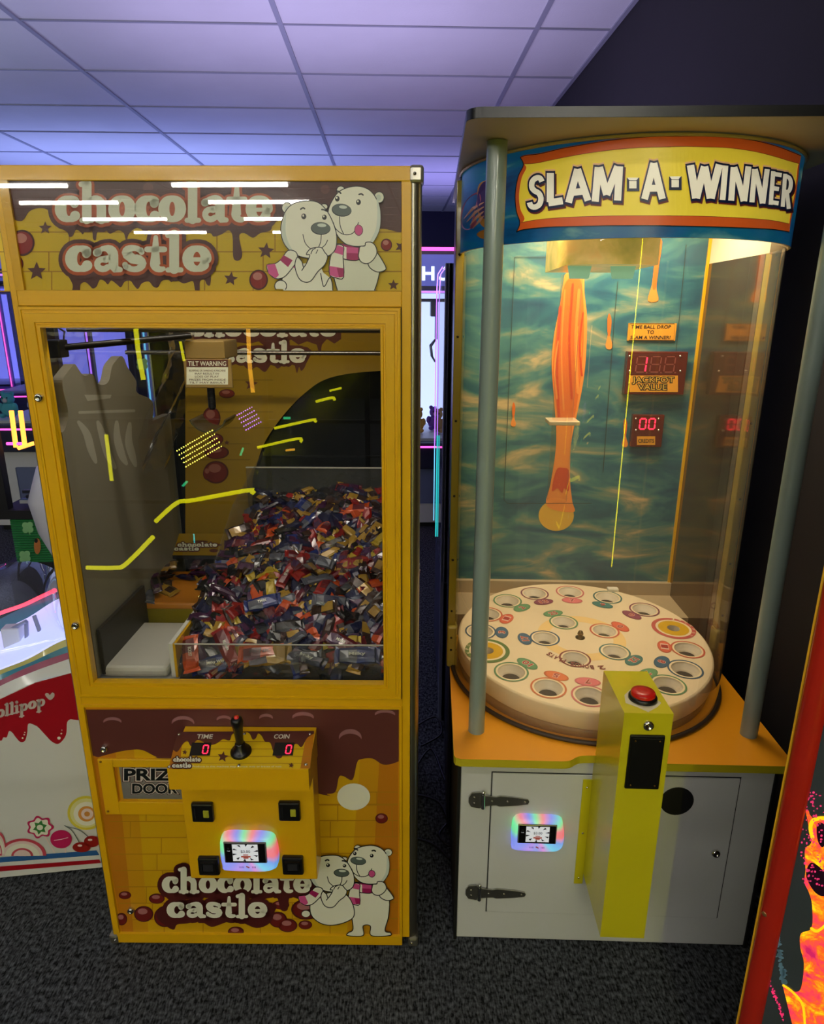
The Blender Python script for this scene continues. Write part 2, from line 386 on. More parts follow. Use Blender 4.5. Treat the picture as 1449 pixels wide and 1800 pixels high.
# ================================================================ bear print used on the sweet machine
def bears(art, ox, oy, sx, sy, L, full=False):
    """two cartoon polar bears; coordinates of the upper sign in photo pixels, shifted and scaled"""
    z = lambda p: (ox+(p[0]-586)*sx, oy+(p[1]-420)*sy)
    def bl(P, m, l, k=5, out=1.6):
        if out: Q = smooth([z(p) for p in P], True, k); art.poly(Q, m, L+l); art.stroke(Q, out, BLK, L+l+.5, closed=True)
        else: art.blob([z(p) for p in P], m, L+l, k)
    def st(P, w_, m, l): art.stroke(smooth([z(p) for p in P], False, 4), w_, m, L+l)
    def el(cx, cy, rx, ry, m, l, rot=0): c = z((cx, cy)); art.ell(c[0], c[1], rx*sx, ry*sy, m, L+l, rot, 20)
    b0 = 540 if full else 512
    # taller bear: body, legs, arm
    if full:
        bl([(592, 440), (645, 440), (668, 470), (668, 520), (660, 560), (672, 566), (670, 574), (630, 574), (628, 548), (612, 548), (612, 574), (578, 574), (580, 566), (590, 556), (586, 510), (586, 470)], CREAM, 0)
    else:
        art.poly([z(p) for p in [(590, 430), (650, 430), (668, 468), (668, 480), (660, 511), (594, 511), (588, 490)]], CREAM, L); st([(668, 478), (664, 496), (659, 510)], 1.6, BLK, .6); st([(588, 488), (591, 500), (594, 510)], 1.6, BLK, .6)
    bl([(650, 440), (660, 440), (678, 468), (676, 476), (662, 478), (648, 466)], CREAM, 1)
    # head of the taller bear with ears
    el(600, 336, 8, 8.5, BLK, 1.8); el(600, 336, 6.6, 7, CREAM, 2); el(667, 348, 9.5, 10.5, BLK, 1.8); el(667, 348, 8, 9, CREAM, 2); el(666, 349, 4.5, 6, SHADE, 2.2)
    bl([(626, 328.5), (648, 334), (662, 350), (669, 372), (668, 402), (658, 424), (640, 433), (614, 432), (598, 420), (588, 404), (580, 392), (578, 372), (586, 352), (600, 336)], CREAM, 3)
    bl([(663, 350), (669, 372), (668, 402), (658, 424), (650, 428), (661, 404), (664, 376)], SHADE, 3.6, out=0)
    el(601.5, 370.5, 17.5, 11.3, BLK, 4.2, .12); el(602, 370, 16.5, 10.3, GREYP, 4.5, .12); el(604, 365, 7, 3, SHADE, 4.7, .1)
    el(594, 350.5, 4, 5, BLK, 4.3); el(593, 349, 1.4, 1.8, CREAM, 4.6); el(631, 356.5, 4.2, 5, BLK, 4.3); el(630, 355, 1.5, 1.9, CREAM, 4.6)
    st([(593, 337), (597, 338), (600, 341)], 2.6, BLK, 4.3); st([(632, 343), (636, 342), (639, 344)], 2.6, BLK, 4.3)
    st([(598, 382), (599, 398), (605, 412)], 1.4, BLK, 4.3); st([(587, 392), (592, 404), (606, 413), (622, 410), (631, 392)], 1.4, BLK, 4.3)
    bl([(625, 401), (630, 396), (637, 400), (638, 409), (632, 415), (625, 410)], PINK, 4.6, out=1.0)
    # scarf of the taller bear
    bl([(594, 429), (628, 435), (636, 437), (632, 457), (610, 457), (594, 450)], MAG, 5, 3); art.poly([z(p) for p in [(610, 435), (630, 436), (630, 446), (610, 445)]], PINK, L+5.6); art.poly([z(p) for p in [(603, 433), (610, 435), (610, 456), (603, 454)]], CREAM, L+5.7)
    bl([(593, 431), (605, 434), (604, 452), (605, 488), (592, 489), (581, 484), (580, 466), (584, 446)], CREAM, 6, 3)
    art.poly([z(p) for p in [(592, 431), (605, 435), (604, 449), (587, 444)]], PINK, L+6.7); art.poly([z(p) for p in [(580, 468), (605, 472), (605, 487), (592, 488), (581, 484)]], PINK, L+6.7); art.poly([z(p) for p in [(593, 471), (605, 472), (605, 487), (597, 488)]], MAG, L+6.8)
    # paw of the taller bear
    bl([(632, 442), (634, 434), (642, 433), (644, 427), (654, 427), (661, 434), (663, 446), (656, 458), (646, 464), (636, 461), (631, 452)], CREAM, 7)
    # smaller bear: body and tail
    if full:
        bl([(506, 470), (545, 455), (575, 462), (590, 490), (592, 520), (575, 536), (545, 545), (520, 540), (500, 520), (496, 490)], CREAM, 8)
        el(487, 514, 10.5, 10, BLK, 8.8); el(487, 514, 9, 8.6, CREAM, 9)
    else:
        art.poly([z(p) for p in [(508, 468), (560, 460), (570, 480), (583, 490), (586, 511), (500, 511), (496, 498), (502, 480)]], CREAM, L+8)
        st([(508, 470), (500, 482), (496, 498)], 1.6, BLK, 8.6); st([(582, 488), (585, 498), (586, 510)], 1.6, BLK, 8.6)
        art.poly([z(p) for p in arc(495, 503, 10.5, 10, 150, 395, 14)], CREAM, L+9); art.stroke([z(p) for p in arc(495, 503, 10.5, 10, 140, 395, 14)], 1.6, BLK, L+9.4)
        st([(565, 481), (569, 502), (573, 502), (578, 492), (582, 487)], 1.6, BLK, 9.2)
    # head of the smaller bear
    el(506, 366.5, 9.5, 10, BLK, 9.8); el(506, 366.5, 8, 8.6, CREAM, 10); el(506, 368, 4.4, 5, SHADE, 10.2); el(571, 364, 7, 5.5, BLK, 9.8); el(571, 364.5, 5.6, 4.4, CREAM, 10)
    bl([(540, 354.5), (560, 357), (576, 372), (588, 396), (593, 418), (590, 440), (575, 452), (550, 455), (525, 450), (506, 436), (497, 418), (496, 396), (504, 372), (518, 359)], CREAM, 11)
    bl([(504, 376), (497, 400), (498, 418), (507, 436), (525, 449), (512, 434), (504, 410)], SHADE, 11.6, out=0)
    el(565, 402.5, 17.3, 11.3, BLK, 12.2, .05); el(565.5, 402, 16.3, 10.3, GREYP, 12.5, .05); el(567, 397, 8, 3.2, SHADE, 12.7, .05)
    el(535.5, 381.5, 4.3, 5, BLK, 12.3); el(534.5, 380, 1.5, 2, CREAM, 12.6); el(571.5, 383, 4, 4.6, BLK, 12.3); el(570.5, 381.5, 1.4, 1.8, CREAM, 12.6)
    st([(530, 369), (534, 366.5), (537, 368)], 2.6, BLK, 12.3); st([(567, 369.5), (571, 370), (575, 372)], 2.6, BLK, 12.3)
    st([(534, 413), (538, 428), (547, 438)], 1.4, BLK, 12.3); st([(566, 414), (565, 426), (561, 436)], 1.4, BLK, 12.3); st([(577, 423), (573, 431), (566, 437)], 1.4, BLK, 12.3)
    # scarf of the smaller bear
    bl([(508, 441), (522, 444), (524, 458), (512, 476), (500, 488), (486, 490), (474, 480), (471, 466), (485, 464), (496, 456)], CREAM, 13, 3)
    art.poly([z(p) for p in [(471, 466), (485, 464), (492, 484), (486, 490), (474, 481)]], PINK, L+13.7); art.poly([z(p) for p in [(494, 458), (500, 449), (516, 458), (508, 470)]], MAG, L+13.7); art.poly([z(p) for p in [(514, 452), (524, 450), (530, 462), (520, 472), (510, 468)]], PINK, L+12.9)
    # paws of the smaller bear
    bl([(524, 453), (532, 460), (536, 470), (546, 450), (540, 448), (545, 440), (554, 436), (566, 436), (572, 444), (577, 452), (572, 466), (560, 478), (548, 494), (536, 496), (526, 488), (520, 468)], CREAM, 14)
    st([(548, 447), (551, 440), (556, 437)], 1.5, BLK, 14.6); st([(557, 446), (560, 440)], 1.4, BLK, 14.6); st([(536, 470), (532, 476)], 1.6, BLK, 14.6)
def bricks(art, x0, x1, y0, y1, rows, L, tilt=0, w_=1.6, slantx=None, cols=(150, 175), seed=1, m=None):
    rnd = random.Random(seed); m = m or LINE
    for i in range(rows+1):
        y = y0+(y1-y0)*i/rows; f = (y-y0)/(y1-y0); xa = x0 if slantx is None else x0+slantx*f
        art.stroke([(xa, y), (x1, y+tilt)], w_, m, L, cap=False)
        if i < rows:
            x = xa+rnd.uniform(30, 110)
            while x < x1-5: art.stroke([(x, y), (x, y+(y1-y0)/rows)], w_, m, L, cap=False); x += rnd.uniform(*cols)

# ================================================================ card readers (one on each machine)
hue = bpy.data.materials.new('led_lit_plastic'); hue.use_nodes = True; nt = hue.node_tree; b = nt.nodes['Principled BSDF']
b.inputs['Roughness'].default_value = .15; b.inputs['Base Color'].default_value = C3(200, 210, 230)
tc = nt.nodes.new('ShaderNodeTexCoord'); sp = nt.nodes.new('ShaderNodeSeparateXYZ'); nt.links.new(tc.outputs['Object'], sp.inputs[0])
at2 = nt.nodes.new('ShaderNodeMath'); at2.operation = 'ARCTAN2'; nt.links.new(sp.outputs['X'], at2.inputs[0]); nt.links.new(sp.outputs['Z'], at2.inputs[1])
mr = nt.nodes.new('ShaderNodeMapRange'); mr.inputs[1].default_value = -PI; mr.inputs[2].default_value = PI; nt.links.new(at2.outputs[0], mr.inputs[0])
rp = nt.nodes.new('ShaderNodeValToRGB'); nt.links.new(mr.outputs[0], rp.inputs[0]); cr = rp.color_ramp
pts = [(0, (120, 150, 255)), (.07, (190, 130, 255)), (.14, (110, 120, 255)), (.22, (60, 110, 255)), (.28, (40, 230, 120)), (.33, (60, 255, 150)), (.38, (255, 60, 90)), (.43, (60, 90, 255)), (.48, (50, 235, 130)), (.54, (255, 60, 80)), (.6, (70, 90, 255)), (.66, (60, 240, 150)), (.71, (255, 60, 110)), (.76, (255, 50, 90)), (.81, (60, 150, 255)), (.88, (90, 220, 255)), (.94, (235, 130, 235)), (1, (120, 150, 255))]
cr.elements[0].position = 0; cr.elements[0].color = C3(*pts[0][1]); cr.elements[1].position = 1; cr.elements[1].color = C3(*pts[-1][1])
for p, c in pts[1:-1]: e = cr.elements.new(p); e.color = C3(*c)
nt.links.new(rp.outputs[0], b.inputs['Emission Color']); b.inputs['Emission Strength'].default_value = .6
SCRW = emis('lit_screen_white', (205, 208, 215), .55); SCRR = emis('screen_red_print', (150, 70, 60), .5); SCRK = mat('screen_black_print', (30, 30, 34), .3)
def card_reader(label, parent_fr, rz, loc, s=1.0):
    t = thing('card_reader', label, 'card reader', loc, rz)
    ol = lambda k: smooth([(-.050*k, -.034*k), (-.046*k, -.041*k), (0, -.043*k), (.046*k, -.041*k), (.056*k, -.022*k), (.054*k, .015*k), (.044*k, .036*k), (0, .039*k), (-.044*k, .036*k), (-.052*k, .0)], True, 4)
    mb = MB(); a, c, d = ol(1), ol(.99), ol(.88); n = len(a)
    vs = [(x, 0, z) for x, z in a]+[(x, -.011, z) for x, z in c]+[(x, -.019, z) for x, z in d]
    mb.add(vs, [(i, (i+1) % n, n+(i+1) % n, n+i) for i in range(n)]+[(n+i, n+(i+1) % n, 2*n+(i+1) % n, 2*n+i) for i in range(n)]+[list(range(2*n, 3*n))], hue, True)
    bd = mb.build('light_ring', t); bd.scale = (s, s, s)
    f = MB().box(-.041, .038, -.0215, -.017, -.0165, .030, mat('reader_bezel', (150, 150, 165), .2, .6), .0015).build('bezel', t); f.scale = (s, s, s)
    k = MB().box(-.0385, .0355, -.0225, -.019, -.0145, .028, SCREEN).build('screen', t); k.scale = (s, s, s)
    art = Art(lambda u, v, h: Vector((u/970, -.0225-h, -v*1.12/1000+(.003 if v < 18 else 0))), .00012)
    art.rect(-24, -21.5, 22, 12.5, SCRW, 0)
    for q in range(10):
        an = q/10*2*PI+.3; art.poly([(-1+24*math.cos(an), -5+18*math.sin(an)), (-1+23*math.cos(an+.22), -5+17*math.sin(an+.22)), (-1+15*math.cos(an+.1), -5+12*math.sin(an+.1))], SCRK, 1)
    art.ell(-1, -5, 16, 12, SCRW, 2)
    art.text('$3.00', -9, 8, -5, 5, SCRK, 3, bold=.01); art.rect(-5, -1.5, 4, .5, SCRR, 3); art.rect(-9, 1.5, 8, 4.5, SCRR, 3); art.rect(-5, 4.5, 4, 7, SCRR, 3)
    art.ell(-31, -13, 2.2, 2.2, SCRK, 1); art.text('TAP', -33.5, -28, -7, 1.6, SCRW, 1)
    a2 = Art(lambda u, v, h: Vector((u/1000, -.0194-h, -v*1.2/1000)), .00012); a2.stroke([(-1.5, 22), (2.5, 24)], 2.6, SCRR, 0); [a2.stroke([(x, 21.5), (x, 25)], .7, SCRK, 0, cap=False) for x in (-15, -13, -11, -9, -7, 9, 11, 13, 15)]
    a2b = a2.build('maker_mark', t); a2b.scale = (s, s, s)
    p = art.build('screen_display', t); p.scale = (s, s, s)
    return t
# ================================================================ the yellow sweet-scoop machine
LX, LY, LR = -.389, 1.378, -math.radians(.39)
F = Fr((LX, LY, 0), LR)
lm = thing('candy_machine', 'yellow prize machine with printed polar bears, scoop and glass door over a heap of sweets', 'arcade machine', (LX, LY, 0), LR)
XL, XR, DP = -.412, .406, .72
# frame profiles
pf = MB()
pf.box(-.402, -.391, 0, .03, .03, 1.856, YEL); pf.box(.367, .386, 0, .03, .03, 1.856, YEL, .0015)
pf.box(-.402, .386, 0, .03, 1.855, 1.882, YEL, .002)
pf.box(-.391, .367, 0, .03, 1.630, 1.660, YEL, .0015); pf.box(-.392, -.3745, -.0005, .03, 1.658, 1.857, YEL, .001)
pf.box(-.391, .367, 0, .03, .730, .752, YEL, .0015)
pf.box(-.391, .367, -.003, .03, .005, .030, YEL, .0015)
pf.build('front_frame', lm)
for sx, xo in ((-1, XL), (1, XR)):
    q = MB(); s_ = sx; r = .02; xi = xo-s_*r
    prof = [(xi, 0)]+[(xi+s_*r*math.sin(a), r-r*math.cos(a)) for a in [PI/2*k/6 for k in range(1, 7)]]+[(xo, .032), (xi, .032)]
    q.prism(prof, lambda u, v, d: (u, v, d), .012, 1.868, STEEL, True); q.prism([(xi, DP-.03), (xo, DP-.03), (xo, DP), (xi, DP)], lambda u, v, d: (u, v, d), .012, 1.868, STEEL); q.build('corner_extrusion', lm)
    for z0, z1 in ((0, .03), (1.852, 1.884)):
        c = MB().box(xi-s_*.004, xo+s_*.003, -.004, .05, z0, z1, mat('cast_corner', (176, 172, 160), .3, .9), .006)
        co = c.build('corner_cap', lm); MB().lathe([(.0035, 0), (.0035, .001), (.002, .0025), (1e-5, .003)], CHROME, (xi+s_*.006, -.004, (z0+z1)/2), 12, 'Y').build('screw', co)
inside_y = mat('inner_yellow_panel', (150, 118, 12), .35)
body = MB(); body.box(XL, XR, DP-.012, DP, .03, 1.87, mat('outer_back_board', (60, 50, 30), .6)); body.box(XL, XR, .03, DP, 1.862, 1.876, YEL)
body.box(XL, XR, .03, DP, .012, .03, BMAT); body.box(XL, XL+.006, .03, DP, .03, .77, YEL); body.box(XR-.006, XR, .03, DP, .03, .77, YEL)
body.box(XL, XR, .03, .036, 1.61, 1.66, BMAT)
body.build('cabinet_body', lm)
# marquee panel with print
mq = MB().box(-.391, .367, .006, .012, 1.658, 1.857, YEL2).build('marquee_panel', lm)
yc = F.yconv(.006)
a = Art(yc)
a.band([(-16, 318), (706, 320)], [(8, 512), (706, 513)], YEL2, 0, 1)
bricks(a, -5, 706, 408, 512, 2.7 and 3, 1, w_=1.8, cols=(70, 150), seed=4)
topb = smooth([(-6, 378), (8, 378), (24, 386), (40, 388), (52, 372), (68, 366), (82, 368), (92, 378), (100, 396), (118, 408), (122, 416), (128, 415), (134, 404), (142, 408), (146, 412), (152, 404), (162, 406), (164, 420), (169, 422), (172, 408), (186, 405), (194, 411), (208, 405), (218, 410), (222, 422), (228, 410), (240, 401), (250, 404), (256, 414), (262, 404), (275, 405), (290, 404), (300, 402), (312, 402), (326, 400), (338, 408), (352, 412), (370, 410), (376, 416), (390, 412), (402, 405), (409, 415), (410, 450), (415, 458), (423, 456), (426, 445), (421, 415), (430, 410), (445, 418), (458, 410), (476, 405), (480, 394), (495, 388), (540, 392), (600, 400), (668, 402), (684, 404), (700, 408), (707, 407)], False, 4)
a.band([(-20, 318), (707, 320)], topb, BRN, 2, 260) if False else a.poly([(-20, 318), (707, 320)]+topb[::-1], BRN, 2)
low = smooth([(112, 460), (118, 480), (128, 500), (128, 512), (140, 512), (142, 500), (150, 496), (158, 502), (163, 507), (170, 504), (176, 492), (184, 494), (190, 500), (196, 493), (206, 500), (213, 505), (220, 495), (230, 494), (236, 502), (243, 508), (250, 498), (262, 495), (270, 504), (278, 505), (285, 494), (296, 492), (302, 496), (308, 491), (322, 498), (332, 496), (340, 495), (344, 512), (351, 512), (352, 495), (360, 492), (364, 500), (370, 500), (372, 470), (374, 440)], False, 4)
a.poly(low+[(372, 440), (300, 420), (200, 428), (112, 440)], BRN2 if False else BRN, 2.5)
for cx, cy, r, ro in [(80, 401, 12, 0), (65, 477, 17, 0), (406, 490, 13, .15), (468, 441, 15, .1), (705, 434, 11, .4), (692, 501, 10, 0)]: a.star(cx, cy, r, BRN, 3, ro)
for cx, cy, rx, ry in [(39.5, 427, 22, 23), (30, 464, 12, 14), (455, 492, 16.5, 18), (679.5, 430.5, 10, 11)]:
    a.bubble(cx, cy, rx, ry, BRN2, RED, REDL, 3)
a.ell(572, 333, 8, 8, mat('faint_bubble_print', (118, 70, 64), .3), 3); a.ell(261, 330, 9, 9, MATS['faint_bubble_print'], 3)
a.build('printed_artwork', mq)
a = Art(yc, base=8)
logo(a, 'chocolate', 99, 478, 392, 49, [(BRN, 12, 2), (ORG, 5, 1), (CREAM, 0, 0)])
logo(a, 'castle', 117, 371, 479, 48, [(BRN, 12, 1), (ORG, 5, 1), (CREAM, 0, 0)], L=3)
a.build('logo_lettering', mq)
a = Art(yc, .00012, base=60); bears(a, 586, 420, 1, 1, 0); a.build('bear_print', mq)
MB().box(-.391, .367, -.0015, .0005, 1.659, 1.856, GLASS).build('sign_glass', lm)
# door with mitred frame
dr = MB().frame(-.390, .3655, .753, 1.629, [(0, .004), (0, -.006), (.002, -.008), (.006, -.008), (.007, -.006), (.012, -.006), (.013, -.009), (.030, -.009), (.031, -.006), (.034, -.006), (.0355, -.009), (.040, -.009), (.041, .002), (.041, .01)], YEL).build('door_frame', lm)
lk = lambda par, px, py, Y, r=.009, nm='lock': MB().lathe([(r, 0), (r, .004), (r*.8, .008), (r*.55, .009), (r*.5, .007), (1e-5, .007)], CHROME, F.y(px, py, Y), 20, 'Y').build(nm, par)
for px, py in ((70, 699), (134, 1099)):
    o = lk(dr, px, py, -.009)
    c = F.y(px, py, -.0165); MB().box(c.x-.0012, c.x+.0012, -.017, -.0155, c.z-.004, c.z+.004, BMAT).build('keyhole', dr)
MB().box(-.349, .3245, -.001, .002, .795, 1.5875, GLASS).build('door_glass', lm)
MB().box(.3655, .367, -.004, 0, .753, 1.629, BMAT).build('door_gap', lm)
# lower printed panel
lp = MB().box(-.388, .365, .003, .012, .03, .730, YELM).build('lower_panel', lm)
MB().frame(-.391, .3665, .030, .7305, [(0, .003), (0, -.004), (.006, -.004), (.007, .003)], YEL).build('panel_trim', lp)
yl = F.yconv(.003); a = Art(yl)
a.band([(150, 1247), (700, 1247)], [(216, 1648), (700, 1645)], mat('lower_yellow_print', (206, 160, 10), .35, vary=.10, vscale=3), 0, 1)
# the darker amber edges belong to the print
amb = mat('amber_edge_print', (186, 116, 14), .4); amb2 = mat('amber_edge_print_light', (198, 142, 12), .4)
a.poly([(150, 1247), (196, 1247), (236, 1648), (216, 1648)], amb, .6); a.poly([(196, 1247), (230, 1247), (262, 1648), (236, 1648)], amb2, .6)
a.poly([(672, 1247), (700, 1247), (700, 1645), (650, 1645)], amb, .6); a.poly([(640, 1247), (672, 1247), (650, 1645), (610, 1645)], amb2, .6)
bricks(a, 190, 700, 1415, 1645, 8, 1, tilt=-2, slantx=24, cols=(60, 130), seed=9)
bricks(a, 556, 700, 1392, 1415, 1, 1, seed=2)
edge = smooth([(148, 1320), (170, 1330), (182, 1328), (205, 1322), (228, 1318), (250, 1318), (275, 1330), (300, 1338), (556, 1394), (575, 1395), (590, 1391), (596, 1366), (604, 1364), (620, 1370), (628, 1340), (636, 1334), (655, 1333), (672, 1343), (686, 1343), (701, 1338)], False, 5)
a.poly([(147, 1247), (701, 1245)]+edge[::-1], BRN, 2)
for cx, cy, rx, ry in [(198, 1268, 16, 8), (322, 1270, 20, 12), (394, 1264, 13, 7), (468, 1261, 12, 7), (533, 1260, 19, 9), (677, 1255, 18, 8), (616, 1296, 20, 15)]: a.ell(cx, cy, rx, ry, MAUVE, 3)
for cx, cy, rx, ry in [(198, 1272, 16, 7), (322, 1275, 20, 11), (394, 1268, 13, 6), (468, 1265, 12, 6), (533, 1265, 19, 8), (677, 1259, 18, 7), (616, 1302, 20, 13)]: a.ell(cx, cy, rx, ry, BRN, 4)
a.ell(622, 1400, 29, 23.5, CREAM, 3)
for cx, cy, rx, ry in [(671, 1438, 11, 9), (220, 1573, 11, 7), (276, 1579, 14, 9), (415, 1637, 14, 9), (214, 1615, 10, 11), (253, 1606, 17, 14), (290, 1611, 19, 18), (494, 1590, 15, 8), (489, 1616, 16, 14), (506, 1626, 17, 12), (538, 1598, 26, 18), (537, 1625, 12, 8)]:
    a.bubble(cx, cy, rx, ry, BRN2, mat('deep_red_print', (112, 30, 26), .3), mat('rose_highlight_print', (170, 110, 108), .3), 3)
dl = smooth([(286, 1570), (300, 1582), (309, 1580), (318, 1578), (330, 1580), (345, 1576), (352, 1584), (362, 1576), (380, 1584), (400, 1580), (420, 1584), (440, 1578), (452, 1583), (470, 1578), (487, 1576), (494, 1598), (506, 1598), (510, 1576), (530, 1580), (545, 1572), (548, 1555)], False, 4)
a.poly(dl+[(548, 1545), (286, 1545)], BRN2, 6)
a.poly(smooth([(276, 1610), (292, 1626), (306, 1633), (312, 1624), (330, 1622), (352, 1618), (372, 1628), (392, 1622), (412, 1616), (430, 1622), (452, 1630), (474, 1622), (482, 1604), (478, 1586), (380, 1582), (290, 1590)], True, 4), BRN2, 6.5)
a.build('printed_artwork', lp)
a = Art(yl, base=12)
logo(a, 'chocolate', 286, 547, 1568, 30, [(BRN2, 8, 1), (CREAM, 0, 0)], L=0)
logo(a, 'castle', 294, 470, 1611, 28, [(BRN2, 8, 1), (CREAM, 0, 0)], L=2)
a.build('logo_lettering', lp)
a = Art(yl, .00012, base=60); bears(a, 618, 1541, .80, .645, 0, full=True); a.build('bear_print', lp)
for px, py, r in ((184, 1315, .009), (231, 1599, .009)): lk(lp, px, py, .002, r)
# prize door
c0, c1 = F.y(172, 1333, 0), F.y(305, 1430, 0); xx0, xx1, zz0, zz1 = c0.x, F.y(330, 1430, 0).x, F.y(190, 1430, 0).z, c0.z
pd = MB(); i0, i1, k0, k1 = F.y(197, 1347, 0).x+.004, xx1+.004, F.y(215, 1408, 0).z, F.y(200, 1347, 0).z
pd.box(xx0, i0, -.004, .003, zz0, zz1, YEL, .0015); pd.box(i0, i1, -.004, .003, k1, zz1, YEL, .0015); pd.box(i0, i1, -.004, .003, zz0, k0, YEL, .0015)
pdo = pd.build('prize_door_frame', lm)
for px, py in ((177, 1339), (190, 1426)): MB().lathe([(.003, 0), (.003, .0012), (1e-5, .0025)], mat('brass_screw', (150, 110, 40), .3, .9), F.y(px, py, -.004), 10, 'Y').build('screw', pdo)
MB().box(i0-.002, i1, .0032, .0036, k0-.002, k1+.002, BMAT).build('door_recess', pdo)
flap = MB().box(i0+.012, i1, .001, .0031, k0+.006, k1-.003, mat('steel_flap', (160, 158, 150), .35, .6)).build('door_flap', pdo)
a = Art(F.yconv(.001))
for L_i, (m, o_) in enumerate(((BRN2, .10), (mat('flap_pale_outline', (215, 205, 195), .4), .065), (BLK, .015))):
    a.text('PRIZE', 219, 322, 1371, 20, m, L_i, off=o_, bold=.02); a.text('DOOR', 233, 312, 1394, 17, m, L_i, off=o_, bold=.02)
a.build('lettering', flap)
# control box
YF, YB, YC = -.128, 0.0, -.068     # lip front, back, column front
z_lt, z_lb = .652, .597
xa, xb = -.150, .163
cb = MB()
prof = [(0, .672), (YF, z_lt), (YF, z_lb), (YC-.02, z_lb-.004), (0, z_lb-.004)]
cb.prism(prof, lambda u, v, d: (d, u, v), xa, xb, YEL)
cb.box(xa+.0, xb-.002, YC, .002, .288, z_lb-.003, YEL, .0025)
ctl = cb.build('control_box', lm)
p0 = Vector((0, YF, z_lt)); nn = Vector((0, -(.672-z_lt), -YF)).normalized()
if nn.z < 0: nn = -nn
pc = F.plconv(p0, nn)
a = Art(pc)
a.poly([(313, 1287), (553, 1285), (545, 1351), (296, 1352)], YEL2, 0)
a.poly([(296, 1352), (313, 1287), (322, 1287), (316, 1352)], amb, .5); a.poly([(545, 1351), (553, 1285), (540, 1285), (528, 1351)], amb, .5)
for y in (1304, 1317, 1330, 1342): a.stroke([(310, y), (545, y)], 1, LINE, 1, cap=False)
e = smooth([(304, 1318), (312, 1322), (322, 1308), (330, 1303), (336, 1312), (346, 1302), (356, 1304), (366, 1310), (380, 1308), (392, 1300), (404, 1302), (410, 1290), (436, 1288), (444, 1300), (450, 1298), (454, 1290), (460, 1294), (466, 1304), (475, 1306), (480, 1320), (486, 1332), (494, 1333), (500, 1325), (520, 1308), (530, 1314), (540, 1298), (552, 1290)], False, 4)
a.poly([(313, 1287)]+[(552, 1285)]+e[::-1], BRN, 2)
for cx, cy, r in ((325, 1323, 5), (392, 1331, 10), (512, 1346, 5)): a.star(cx, cy, r, BRN, 3, .15)
a.text('TIME', 347, 375, 1299, 7.5, CREAM, 4, shear=.2, bold=.02); a.text('COIN', 482, 510, 1299, 7.5, CREAM, 4, shear=.2, bold=.02)
logo(a, 'chocolate', 305, 353, 1340, 6, [(BRN2, 2, 0), (CREAM, 0, 0)], L=4); logo(a, 'castle', 303, 336, 1350.5, 6, [(BRN2, 2, 0), (CREAM, 0, 0)], L=4)
a.text('Products in this machine may contain nuts or traces of nuts', 338, 495, 1349.5, 3, CREAM, 4)
def seg7(a, d, x, y, w_, h, m, L, t, sh=0.0, only=None):
    S = {'0': 'abcdef', '1': 'bc', '8': 'abcdefg', '-': ''}[d] if only is None else only
    pt = {'a': ((0, 0), (1, 0)), 'b': ((1, 0), (1, .5)), 'c': ((1, .5), (1, 1)), 'd': ((0, 1), (1, 1)), 'e': ((0, .5), (0, 1)), 'f': ((0, 0), (0, .5)), 'g': ((0, .5), (1, .5))}
    for k in S:
        (u0, v0), (u1, v1) = pt[k]; g_ = .1
        q = lambda u, v: (x+u*w_+(1-v)*sh*h, y+v*h)
        P0, P1 = q(u0+(u1-u0)*g_, v0+(v1-v0)*g_), q(u1-(u1-u0)*g_, v1-(v1-v0)*g_)
        a.stroke([P0, P1], t, m, L, cap=False)
for x0 in (338, 484):
    a.poly([(x0, 1306), (x0+34, 1306), (x0+31, 1329), (x0-5, 1329)], BMAT, 4)
    seg7(a, '0', x0+18, 1311, 8.5, 14.5, LEDR, 5, 1.9, .18)
a.build('printed_fascia', ctl)
for px, py in ((315, 1291), (430, 1290), (545, 1290), (298, 1348), (420, 1346), (538, 1344)):
    MB().lathe([(.0042, 0), (.0042, .0012), (.002, .003), (1e-5, .003)], CHROME, F.pl(px, py, p0, nn), 12, M=Vector((0, 0, 1)).rotation_difference(nn).to_matrix()).build('screw', ctl)
jb = F.pl(424, 1322, p0, nn); J = Vector((0, 0, 1)).rotation_difference(nn).to_matrix()
js = MB().lathe([(.024, 0), (.024, .004), (.021, .008), (.016, .010), (.015, .016), (.012, .018), (.0115, .026), (.009, .028)], BPL, jb, 24, M=J).build('joystick', ctl)
Jt = Vector((0, 0, 1)).rotation_difference((nn+Vector((-.0, .0, .12))).normalized()).to_matrix()
MB().lathe([(.008, .02), (.0095, .05), (.0115, .075), (.0135, .082), (.0135, .094), (.011, .099), (.006, .1)], BPL, jb, 20, M=Jt).build('joystick_grip', js)
MB().lathe([(.0055, .099), (.0055, .103), (1e-5, .105)], mat('red_plastic_button', (220, 50, 40), .3), jb, 14, M=Jt).build('trigger_button', js)
# coin mechanisms
for i, (px, py, up) in enumerate(((358, 1424, 1), (510, 1422, 1), (369, 1518, 0), (516, 1517, 0))):
    c = F.y(px, py, YC); mb = MB().box(c.x-.0255, c.x+.0255, YC-.012, YC+.001, c.z-.026, c.z+.026, BPL, .004); co = mb.build('coin_mechanism', ctl)
    if up:
        MB().box(c.x+.003, c.x+.016, YC-.0145, YC-.011, c.z-.010, c.z+.009, emis('yellow_lit_window', (150, 150, 30), .08), .001).build('price_window', co)
        MB().box(c.x-.018, c.x-.015, YC-.0135, YC-.011, c.z-.014, c.z+.014, BMAT).build('coin_slot', co)
    else:
        MB().frame(c.x-.018, c.x+.018, c.z-.017, c.z+.017, [(0, YC-.012), (.001, YC-.0155), (.005, YC-.0155), (.006, YC-.008)], BPL).build('return_frame', co)
        MB().box(c.x-.012, c.x+.012, YC-.0145, YC-.011, c.z-.010, c.z+.012, mat('smoked_flap', (38, 38, 42), .25)).build('return_flap', co)
